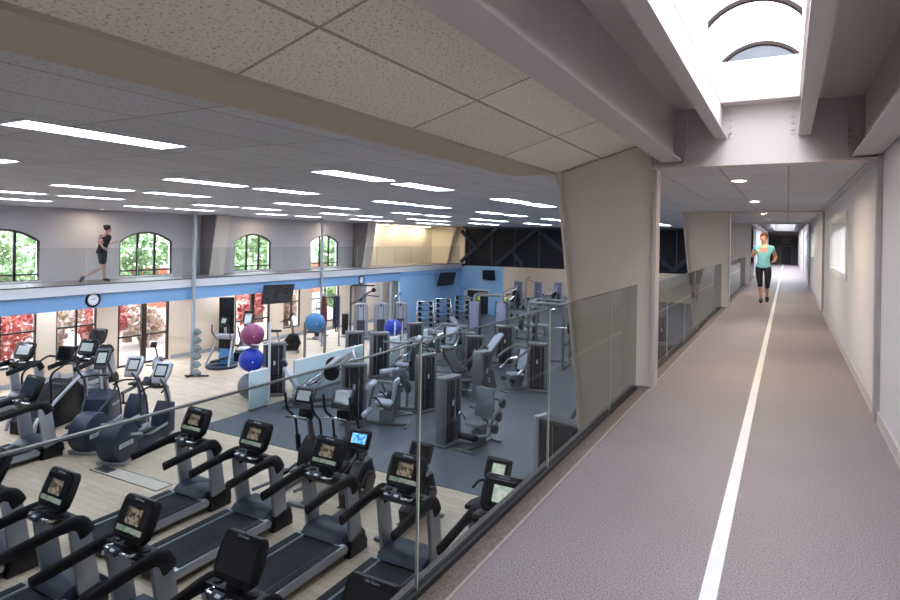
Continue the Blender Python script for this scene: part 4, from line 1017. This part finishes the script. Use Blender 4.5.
        for s in (-1, 1): MB().tube([(s*.25, .0, .5), (s*.28, .12, .7), (s*.28, .22, .72)], .02, 6, fil=.05).obj('side_handle', 'black_grip', t, M=M)
    elif kind == 'lat':
        MB().box((0, 0, .5), (.36, .4, .08), .03).obj('seat', pad, t, M=M)
        MB().tube([(0, .3, .06), (0, .32, 1.9), (0, .05, 2.1)], .05, 6, fil=.1).tube([(0, .3, .08), (0, -.3, .08)], .045, 6).tube([(0, 0, .1), (0, 0, .46)], .04, 6).obj('mast', frame, t, M=M)
        MB().tube([(-.6, .02, 1.72), (-.45, .02, 1.85), (.45, .02, 1.85), (.6, .02, 1.72)], .018, 8, fil=.06).tube([(0, .03, 1.86), (0, .04, 2.08)], .01, 5).obj('pull_bar', 'chrome', t, M=M)
        MB().cyl((-.2, .2, .68), (.2, .2, .68), .06, n=14, bev=.02).obj('thigh_roller', 'black_grip', t, M=M)
    return t
W = wm
W('grey weight machine with its silver end forward and a pale upright backrest facing the camera', (-6.42, 11.62), R_(82), (.62, .2, R_(172)), 'curl', 'pad_grey', L=.62, h=1.5)
W('large dark faced weight tower in front of the inclined silver machine', (-9.12, 11.75), R_(42), (.75, .25, R_(110)), 'roller', 'pad_pale', L=.62, h=1.45)
W('weight machine with pale rollers whose thin tower stands just right of the glass joint', (-8.15, 13.5), R_(75), (-.75, -.35, R_(60)), 'roller', 'pad_grey', L=.6, D=.22, h=1.5)
W('weight machine with a wide dark face and black inclined backrest in mid floor', (-9.05, 18.1), R_(28), (.15, -1.25, R_(120)), 'recline', 'pad_black', L=.66, h=1.3)
W('narrow grey weight tower directly behind the pale backrest machine', (-7.35, 15.2), R_(78), (-.7, .3, R_(250)), 'recline', 'pad_black', L=.5, D=.34, h=1.4)
W('weight machine with a dark stack and slanted seat left of the white-shielded cable columns', (-8.75, 19.9), R_(25), (-.45, -.85, R_(150)), 'recline', 'pad_pale', L=.66, h=1.45)
W('weight machine with ribbed dark stack and pale seat, before the power rack', (-6.45, 17.1), R_(12), (-.62, -.2, R_(150)), 'row', 'pad_pale', L=.6, h=1.45, sh='plate_stack')
_m11 = W('black sided weight machine cut off by the track edge below the tapered column', (-3.3, 10.2), R_(-14), (.2, .95, R_(180)), 'press', 'pad_black', L=1.0, D=.36, h=1.38, frame='pad_black')
MB().box((-.5, 0, .7), (.11, .4, 1.38), .03).obj('end_cover', 'silver_paint', _m11)
W('grey weight tower with a round cam beside the blue ball of the stacked rack', (-12.6, 12.6), R_(45), None, 'roller', 'pad_black', L=.62, h=1.5)
W('weight tower with two dark stacks between the long pale partition and the notice', (-12.65, 16.3), R_(42), None, 'press', 'pad_black', L=.62, h=1.35)
W('grey weight tower standing before the notice partition, right of the pair', (-11.45, 16.05), R_(48), (.85, .1, R_(110)), 'press', 'pad_pale', L=.62, h=1.45)
W('dark weight tower at the right of the far blue ball', (-11.85, 18.8), R_(48), (.8, -.3, R_(120)), 'roller', 'pad_grey', L=.6, h=1.42)
W('low weight machine with pale winged arm pads in mid floor', (-10.4, 20.3), R_(20), (-.6, -.6, R_(180)), 'press', 'pad_pale', L=.5, h=1.0)
W('weight machine on the right edge beside the big tapered column', (-5.9, 23.4), R_(20), (.1, -.8, R_(180)), 'lat', 'band_red', L=.6, h=1.6, frame='dark_frame')
W('weight machine seen through the reflective railing, nearer one', (-3.2, 19.0), R_(20), (-.6, -.6, R_(150)), 'press', 'pad_pale', L=.6, h=1.5)
W('weight machine seen through the reflective railing, farther one', (-4.4, 25.5), R_(20), (-.6, -.7, R_(150)), 'lat', 'pad_pale', L=.6, h=1.6)
W('weight machine seen through the reflective railing beside the glass foot', (-2.3, 14.4), R_(10), (-.3, -.9, R_(150)), 'roller', 'pad_pale', L=.6, h=1.45, frame='silver_paint')
for i, (x, y) in enumerate(((-16.45, 21.6), (-15.9, 22.35), (-15.35, 23.1))):
    W('chrome framed weight tower below the far clock, %s of three from the left' % ORD[i], (x, y), R_(40), (None, None, (.55, -.7, R_(130)))[i], 'lat', 'pad_black', L=.56, h=1.55, frame='chrome', sh='pad_pale', grp='chrome weight towers under the clock')
for i in range(5):
    W('pale weight machine in the far room below the truss wall, %s from the left' % ORD[i], (-17+1.25*i, 37.5+.4*i), R_(20), (-.2, -.9, R_(140)), ('lat', 'press', 'lat', 'press', 'roller')[i], 'pad_black', L=.56, h=1.75, frame='silver_paint', sh='lavender_shield', grp='machines in the far room')
# inclined plate machine
t = T('leg_press', 'inclined silver leg press with chrome rails in front of the long pale partition', 'weight machine', (-10.9, 12.6, GZ+.012), R_(-52))
MB().tube([(-.3, -.9, .05), (-.3, .9, .05)], .05, 6).tube([(.3, -.9, .05), (.3, .9, .05)], .05, 6).box((0, -.9, .05), (.9, .1, .08), .02).box((0, .9, .05), (.9, .1, .08), .02).obj('base_frame', 'grey_frame', t)
for s in (-1, 1): MB().tube([(s*.25, -.6, .35), (s*.25, .85, 1.35)], .035, 8).tube([(s*.42, -.5, .32), (s*.42, .85, 1.25)], .025, 8).obj('rail', 'chrome', t)
MB().tube([(-.35, .85, .05), (-.35, .95, 1.2), (-.25, .85, 1.4), (.25, .85, 1.4), (.35, .95, 1.2), (.35, .85, .05)], .04, 8, fil=.12).obj('rear_arch', 'silver_paint', t)
MB().box((0, .25, 1.05), (.6, .06, .62), .03, rot=(-.85, 0, 0)).obj('foot_plate', 'silver_paint', t)
MB().box((0, -.7, .62), (.42, .1, .95), .04, rot=(.55, 0, 0)).obj('backrest', 'pad_pale', t)
MB().box((0, -.35, .3), (.42, .45, .09), .035, rot=(.25, 0, 0)).obj('seat', 'pad_pale', t)
MB().box((0, -.95, 1.12), (.26, .1, .2), .03, rot=(.55, 0, 0)).obj('headrest', 'navy_plastic', t)
for s in (-1, 1):
    p = MB().cyl((s*.45, .3, .95), (s*.6, .3, .95), .2, n=22, bev=.02).obj('weight_plate', 'black_plastic', t)
    MB().tube([(s*.28, -.35, .3), (s*.34, -.3, .5), (s*.34, -.1, .5)], .02, 6, fil=.05).obj('side_handle', 'black_grip', t)
# cable crossover with two shielded columns
t = T('cable_machine', 'cable machine with two lavender shielded columns and lime details', 'weight machine', (-11.5, 24.3, GZ+.012), R_(15))
for s in (-1, 1):
    c = MB().box((s*.6, 0, 1.0), (.1, .5, 2.0), .02).box((s*.6+.38*s*0, 0, .04), (.5, .7, .07), .02).obj('column', 'grey_frame', t)
    MB().box((s*.6-.0, -.16, .95), (.46, .22, 1.6), .05).obj('shield', 'lavender_shield', c)
    MB().box((s*.6-.24, -.12, .95), (.03, .3, 1.7), .01).box((s*.6+.24, -.12, .95), (.03, .3, 1.7), .01).obj('side_trim', 'dark_frame', c)
    MB().box((s*.6+.2, -.2, 1.9), (.1, .14, .16), .02).box((s*.6+.2, -.22, .2), (.08, .1, .2), .02).obj('pulley_block', 'lime', c)
    MB().tube([(s*.6, -.1, 1.85), (s*.95, -.35, 1.95), (s*1.0, -.6, 1.7)], .03, 6, fil=.1).obj('swing_arm', 'grey_frame', c)
MB().box((0, 0, 2.02), (1.3, .12, .1), .02).tube([(-.5, -.1, 2.12), (.5, -.1, 2.12)], .02, 8).obj('cross_bar', 'grey_frame', t)
# power rack
t = T('power_rack', 'tall grey power rack with cross bars left of the big tapered column', 'weight rack', (-7.45, 20.9, GZ+.012), R_(8))
for x in (-.62, .62):
    for y in (-.65, .65): MB().box((x, y, 1.15), (.09, .09, 2.3), .01).obj('upright', 'grey_frame', t)
MB().box((0, -.65, 2.28), (1.34, .09, .09), .01).box((0, .65, 2.28), (1.34, .09, .09), .01).box((-.62, 0, 2.28), (.09, 1.3, .09), .01).box((.62, 0, 2.28), (.09, 1.3, .09), .01).box((-.62, 0, .05), (.09, 1.5, .08), .01).box((.62, 0, .05), (.09, 1.5, .08), .01).box((0, .65, .05), (1.3, .09, .08), .01).obj('frame_bars', 'grey_frame', t)
MB().tube([(-.62, -.66, 2.2), (-.3, -.72, 2.1), (.3, -.72, 2.1), (.62, -.66, 2.2)], .02, 8, fil=.08).obj('chin_bar', 'chrome', t)
for x in (-.62, .62): MB().box((x, -.15, .8), (.06, 1.1, .06), .01).obj('safety_arm', 'chrome', t)
for k in range(4):
    for x in (-.72, .72): MB().cyl((x-.09, .65, .4+.38*k), (x+.09, .65, .4+.38*k), .025, n=8).obj('plate_peg', 'chrome', t)
bt = T('barbell', 'barbell resting across the grey power rack', 'barbell', (-7.45, 20.9, GZ+1.5), R_(8))
MB().cyl((-1.05, -.75, 0), (1.05, -.75, 0), .015, n=10).obj('bar', 'chrome', bt)
for s in (-1, 1): MB().cyl((s*.8, -.75, 0), (s*.86, -.75, 0), .2, n=24, bev=.015).cyl((s*.88, -.75, 0), (s*.92, -.75, 0), .16, n=24, bev=.01).obj('plate', 'black_plastic', bt)
MB().box((0, 0, 0), (.06, .1, .06)).obj('hook', 'chrome', t, M=Mx.Translation((-.62, -.72, 1.46)))
MB().box((0, 0, 0), (.06, .1, .06)).obj('hook', 'chrome', t, M=Mx.Translation((.62, -.72, 1.46)))
pd = None
k_ = 0
for k in range(4):
    for x in (-.72, .72):
        p = V((-7.45, 20.9, 0))+Mx.Rotation(R_(8), 4, 'Z') @ V((x, .65, 0))
        lab = 'black weight plate hung on the %s side of the power rack, %s from the floor' % ('left' if x < 0 else 'right', ORD[k])
        if pd is None:
            pd = T('weight_plate', lab, 'weight plate', (p.x, p.y, GZ+.41+.38*k), R_(8), 'plates on the power rack')
            MB().cyl((-.03, 0, 0), (.03, 0, 0), .17, n=22, bev=.012).obj('disc', 'black_plastic', pd); MB().cyl((-.034, 0, 0), (.034, 0, 0), .05, n=14).obj('hub', 'dark_frame', pd)
        else: dup(pd, (p.x, p.y, GZ+.41+.38*k), R_(8), lab)
# multi gym under the clock
t = T('cable_machine', 'tall dark cable frame with a slanted arm under the balcony beside the chrome towers', 'weight machine', (-17.35, 22.9, GZ), R_(40))
MB().tube([(-.55, 0, .04), (-.55, 0, 2.25), (.55, 0, 2.25)], .045, 6, fil=.12).tube([(-.55, 0, 1.35), (.3, -.1, 1.95), (.6, -.1, 2.05)], .035, 6).tube([(-.2, 0, 1.5), (.2, -.1, 1.8), (.75, -.2, 1.75)], .025, 6, fil=.1).obj('frame', 'dark_frame', t)
MB().box((0, 0, .03), (1.3, .1, .06), .02).box((-.55, 0, .03), (.1, .8, .06), .02).obj('base', 'dark_frame', t)
MB().cyl((.5, -.14, 2.05), (.5, -.02, 2.05), .1, n=16).cyl((-.1, -.06, 1.6), (-.1, .06, 1.6), .08, n=16).obj('pulley', 'black_plastic', t)
MB().box((-.8, -.35, .5), (.3, .1, 1.05), .03, rot=(.35, 0, 0)).obj('back_pad', 'pad_black', t)
# dumbbell racks and dumbbells
db = None
def dumbbell(p, rz, lab, grp):
    global db
    if db is None:
        db = T('dumbbell', lab, 'dumbbell', p, rz, grp)
        for s in (-1, 1): MB().cyl((s*.05, 0, 0), (s*.14, 0, 0), .085, n=8, bev=.012).obj('head', 'black_plastic', db)
        MB().cyl((-.06, 0, 0), (.06, 0, 0), .018, n=8).obj('handle', 'chrome', db)
    else: dup(db, p, rz, lab, grp)
for i, (x, y) in enumerate(((-14.95, 24.6), (-14.95, 26.3), (-14.9, 28.2))):
    rz = R_(38); nm = ('left', 'middle', 'right')[i]
    t = T('dumbbell_rack', 'upright chrome dumbbell rack against the blue wall, %s one of three' % nm, 'rack', (x, y, GZ+.012), rz, 'dumbbell racks')
    MB().box((0, -.1, .04), (1.1, .5, .07), .02).obj('base', 'grey_frame', t)
    fr = MB()
    for s in (-1, 1): fr.tube([(s*.46, -.3, .06), (s*.36, -.02, 1.5)], .025, 6).tube([(s*.46, .15, .06), (s*.36, .02, 1.5)], .025, 6)
    fr.tube([(-.36, 0, 1.5), (.36, 0, 1.5)], .022, 6); fr.obj('frame', 'chrome', t)
    for k in range(5):
        z = .3+.26*k; w_ = .42-.012*k*2
        MB().box((0, -.2+.035*k, z), (w_*2+.1, .03, .025)).box((0, .02, z), (w_*2+.1, .03, .025)).obj('shelf_bar', 'chrome', t, smooth=False)
        for s in (-1, 1):
            p = V((x, y, GZ+.012+z+.1))+Mx.Rotation(rz, 4, 'Z') @ V((s*.26, -.09+.018*k, 0))
            dumbbell(p, rz+PI/2, 'black dumbbell, %s column of the %s upright rack, %s from the bottom' % ('left' if s < 0 else 'right', nm, ORD[k]), 'dumbbells on the upright racks')
t = T('dumbbell_rack', 'long low dumbbell rack in the opening under the truss wall', 'rack', (-12.4, 30.2, GZ+.012), R_(20))
for s in (-1, 1): MB().box((s*.95, 0, .45), (.08, .5, .9), .01).obj('leg', 'dark_frame', t)
for z in (.35, .8): MB().box((0, 0, z), (1.9, .42, .04), .01).obj('shelf', 'dark_frame', t)
for z, lv in ((.35, 'lower'), (.8, 'upper')):
    for k in range(6):
        p = V((-12.4, 30.2, GZ+.012+z+.105))+Mx.Rotation(R_(20), 4, 'Z') @ V((-.78+.31*k, 0, 0))
        dumbbell(p, R_(20)+PI/2, 'black dumbbell on the %s shelf of the long low rack, %s from the left' % (lv, ORD[k]), 'dumbbells on the low rack')
def bench(lab, loc, rz, pad='pad_pale', inc=.0, grp='flat benches'):
    t = T('weight_bench', lab, 'bench', (loc[0], loc[1], GZ+.012), rz, grp)
    MB().box((0, -.3, .46), (.3, .8, .09), .035).obj('seat', pad, t)
    MB().box((0, .35, .46+math.sin(inc)*.3), (.3, .6, .09), .035, rot=(inc, 0, 0)).obj('backrest', pad, t)
    MB().tube([(0, -.6, .05), (0, -.5, .42)], .04, 6).tube([(0, .5, .05), (0, .4, .42)], .04, 6).tube([(0, -.6, .05), (0, .5, .05)], .035, 6).box((0, -.65, .03), (.5, .07, .05), .01).box((0, .55, .03), (.55, .07, .05), .01).obj('frame', 'grey_frame', t)
bench('pale flat bench in front of the left dumbbell rack', (-13.6, 23.0), R_(70), 'pad_grey')
bench('pale bench between the cable machine and the power rack, nearer one', (-10.3, 25.6), R_(75))
bench('pale bench between the cable machine and the power rack, farther one', (-10.6, 27.6), R_(75))
bench('bench with a raised back in front of the middle dumbbell rack', (-13.4, 25.0), R_(60), 'pad_grey', .6)
# floor hatch with a metal frame in the wood floor
t = T('floor_hatch', 'flush floor hatch with a thin dark frame in the wood floor beside the drum trainers', 'floor hatch', (-10.55, 6.85, GZ), R_(1))
MB().box((0, .12, .004), (1.9, .3, .008)).obj('cover', 'hatch_wood', t, smooth=False)
MB().box((0, -.04, .005), (1.94, .02, .01)).box((0, .28, .005), (1.94, .02, .01)).box((-.96, .12, .005), (.02, .34, .01)).box((.96, .12, .005), (.02, .34, .01)).obj('frame', 'rail_metal', t, smooth=False)
MB().box((-.72, .12, .0095), (.4, .22, .003)).obj('recess', 'dark_frame', t, smooth=False)

# ================================================================== people
def skin_obj(name, chains, m_, parent, sub=2):
    """chains: lists of (xyz, radius); points given by the same key are joined"""
    me = bpy.data.meshes.new(name); vs, rs, es, idx = [], [], [], {}
    for ch in chains:
        prev = None
        for p, r in ch:
            k = tuple(round(c, 4) for c in p)
            if k not in idx: idx[k] = len(vs); vs.append(p); rs.append(r)
            if prev is not None and prev != idx[k]: es.append((prev, idx[k]))
            prev = idx[k]
    me.from_pydata(vs, es, []); me.materials.append(MATS[m_])
    o = bpy.data.objects.new(name, me); COL.objects.link(o); link_kid(o, parent)
    md = o.modifiers.new('skin', 'SKIN'); md.use_smooth_shade = True
    lay = me.skin_vertices[0].data if me.skin_vertices else None
    if lay is None:
        bm = bmesh.new(); bm.from_mesh(me); bm.verts.layers.skin.verify(); bm.to_mesh(me); bm.free(); lay = me.skin_vertices[0].data
    for i, r in enumerate(rs):
        lay[i].radius = r if isinstance(r, tuple) else (r, r); lay[i].use_root = (i == 0)
    s_ = o.modifiers.new('sub', 'SUBSURF'); s_.levels = sub; s_.render_levels = sub
    return o
def hand(c, d, up, r=.011):
    """five finger chains rooted in the palm at c, pointing along d, curling towards up"""
    c, d, up = V(c), V(d).normalized(), V(up).normalized(); sd = d.cross(up).normalized(); out = []
    for k, l in enumerate((.036, .042, .04, .032)):
        b = c+d*.035+sd*(.027-.018*k); k1 = b+d*l; k2 = k1+(d*.4+up*.9).normalized()*l*.7; k3 = k2+(up-d*.7).normalized()*l*.55
        out.append([(tuple(c), .03), (tuple(b), .013), (tuple(k1), r), (tuple(k2), r*.9), (tuple(k3), r*.75)])
    b = c+sd*.032; out.append([(tuple(c), .03), (tuple(b), .014), (tuple(b+d*.03+up*.03), .012), (tuple(b+d*.05+up*.045-sd*.02), .01)])
    return out
def runner(name, lab, loc, rz, J, skin, hairm, cloth, female):
    """J: joint positions, x right, y forward"""
    t = T(name, lab, 'person', loc, rz)
    w = 1 if female else 1.1
    pel = J['pel']; ch = J['ch']; nk = J['nk']; hd = J['hd']
    body = [[(pel, (.15*w, .11*w)), (J['wa'], (.115*w, .09*w)), (ch, (.15*w, .11*w)), (J['nb'], .07), (nk, .052), (hd[0], .06), (hd[1], (.082, .1)), (hd[2], (.08, .1)), (hd[3], .055)]]
    for s in 'LR':
        body.append([(ch, (.15*w, .11*w)), (J['sh'+s], .062*w), (J['el'+s], .044*w), (J['wr'+s], .029), (J['ha'+s], .03)])
        body.append([(pel, (.15*w, .11*w)), (J['hi'+s], .098), (J['th'+s], .082), (J['kn'+s], .058), (J['ca'+s], .054), (J['an'+s], .034), (J['to'+s], .03)])
        d = V(J['ha'+s])-V(J['wr'+s])
        body += hand(J['ha'+s], d, J['cu'+s])
    skin_obj('body', body, skin, t)
    hx = V(hd[2])
    # hair
    hb = MB(); hb.sph(hx+V((0, -.02, .022)), .1, (.88, 1.0, .98), 20, 14, rot=J.get('hr', (0, 0, 0)))
    if female: hb.sph(hx+V((0, -.12, .02)), .05, (1, 1, 1.1)); hb.tube([hx+V((0, -.13, .03)), hx+V((.03, -.19, -.06)), hx+V((.05, -.18, -.16))], [.035, .03, .01], 8)
    else:
        for a in range(9): hb.sph(hx+V((.05*math.cos(a*.8), -.03+.04*math.sin(a*1.3), .05+.02*math.sin(a*2.1))), .045)
    hb.obj('hair', hairm, t)
    # face
    f = V((0, 1, 0)); h1 = V(hd[1])
    fb = MB(); fb.sph(h1+V((0, .088, .012)), .016, (.8, 1.1, 1.5), 10, 8); fb.obj('nose', skin, t)
    e = MB()
    for s in (-1, 1): e.sph(h1+V((s*.032, .074, .036)), .012, (1.3, .7, .8), 10, 8)
    e.obj('eyes', 'hair_dark', t)
    b = MB()
    for s in (-1, 1): b.tube([h1+V((s*.015, .084, .058)), h1+V((s*.048, .07, .058))], .005, 5)
    b.obj('eyebrows', hairm, t)
    MB().sph(h1+V((0, .078, -.034)), .02, (1.2, .5, .4), 10, 8).obj('mouth', 'lip', t)
    e = MB()
    for s in (-1, 1): e.sph(h1+V((s*.082, -.005, .02)), .026, (.4, .8, 1.2), 10, 8)
    e.obj('ears', skin, t)
    # top
    ex = .012; up = [[(J['hem'], (.19*w+ex, .13*w+ex)), (J['pel'], (.18*w+ex, .125*w+ex)), (J['wa'], (.115*w+ex, .09*w+ex)), (ch, (.15*w+ex, .11*w+ex)), (J['nb2'], (.085, .075))]]
    for s in 'LR':
        sh, el = V(J['sh'+s]), V(J['el'+s]); q = .42 if female else .8
        up.append([(ch, (.15*w+ex, .11*w+ex)), (tuple(sh), .066*w+ex), (tuple(sh.lerp(el, q)), .056*w+ex)])
    skin_obj('shirt', up, cloth[0], t)
    lg = [[(pel, (.15*w, .11*w)), ((pel[0], pel[1], pel[2]+.1), (.135*w, .1*w))]]
    for s in 'LR':
        k, c = V(J['kn'+s]), V(J['ca'+s]); hp = V(J['hi'+s]); th = V(J['th'+s])
        if female: lg.append([(pel, (.155, .12)), (tuple(hp), .106), (tuple(th), .09), (tuple(k), .066), (tuple(k.lerp(c, .8)), .062)])
        else: lg.append([(pel, (.17, .135)), (tuple(hp), .12), (tuple(th), .112), (tuple(th.lerp(k, .62)), .108)])
    skin_obj('leggings' if female else 'shorts', lg, cloth[1], t)
    for s in 'LR':
        a, o = V(J['an'+s]), V(J['to'+s]); d = (o-a); dn = V((d.x, d.y, 0)).normalized() if V((d.x, d.y, 0)).length > .01 else V((0, 1, 0))
        skin_obj('shoe', [[(tuple(a-d*.35+V((0, 0, -.02))), .046), (tuple(a+d*.3), .052), (tuple(o), .044), (tuple(o+d*.35), .03)]], 'shoe', t, 2)
    return t
# the woman runs towards the camera: her forward is -y of the world
JW = dict(pel=(0, 0, .95), hem=(0, .0, .86), wa=(0, .01, 1.12), ch=(0, .03, 1.33), nb=(0, .03, 1.47), nb2=(0, .03, 1.43), nk=(0, .04, 1.51), hd=[(0, .06, 1.565), (0, .07, 1.615), (0, .055, 1.68), (0, .045, 1.74)],
          shL=(-.19, .02, 1.40), elL=(-.27, -.10, 1.17), wrL=(-.25, .1, 1.07), haL=(-.24, .17, 1.06), cuL=(.6, -.2, .7),
          shR=(.19, .02, 1.40), elR=(.27, -.06, 1.18), wrR=(.2, .16, 1.23), haR=(.17, .22, 1.27), cuR=(-.6, -.2, .6),
          hiL=(-.1, 0, .88), thL=(-.105, .06, .68), knL=(-.1, .1, .49), caL=(-.095, -.02, .36), anL=(-.09, -.17, .15), toL=(-.09, -.14, .04),
          hiR=(.1, 0, .88), thR=(.09, .03, .68), knR=(.07, .05, .49), caR=(.06, .03, .34), anR=(.045, .03, .085), toR=(.045, .15, .04))
runner('person', 'woman in an aqua t-shirt and black cropped leggings running towards the camera on the track', (-.53, 17.5, .0), R_(180), JW, 'skin', 'hair_auburn', ('aqua_shirt', 'black_cloth'), True)
# the man runs along the balcony (+y)
JM = dict(pel=(0, 0, .92), hem=(0, -.01, .84), wa=(0, .04, 1.1), ch=(0, .1, 1.3), nb=(0, .13, 1.44), nb2=(0, .13, 1.41), nk=(0, .15, 1.47), hd=[(0, .185, 1.535), (0, .2, 1.585), (0, .185, 1.645), (0, .165, 1.7)],
          shR=(.2, .1, 1.38), elR=(.26, -.26, 1.26), wrR=(.24, -.10, 1.06), haR=(.23, -.03, 1.02), cuR=(-.6, 0, .6),
          shL=(-.2, .12, 1.38), elL=(-.25, .26, 1.12), wrL=(-.2, .45, 1.2), haL=(-.18, .52, 1.22), cuL=(.6, -.2, .7),
          hiR=(.1, 0, .85), thR=(.1, -.02, .66), knR=(.1, -.08, .45), caR=(.1, -.3, .33), anR=(.1, -.6, .2), toR=(.1, -.68, .08),
          hiL=(-.1, .02, .85), thL=(-.1, .1, .66), knL=(-.1, .16, .47), caL=(-.1, .16, .3), anL=(-.1, .16, .085), toL=(-.1, .3, .045))
runner('person', 'man in a black t-shirt and dark shorts running to the right along the balcony', (-18.3, 11.05, .0), 0, JM, 'skin_pale', 'hair_dark', ('black_cloth', 'green_black_cloth'), False)
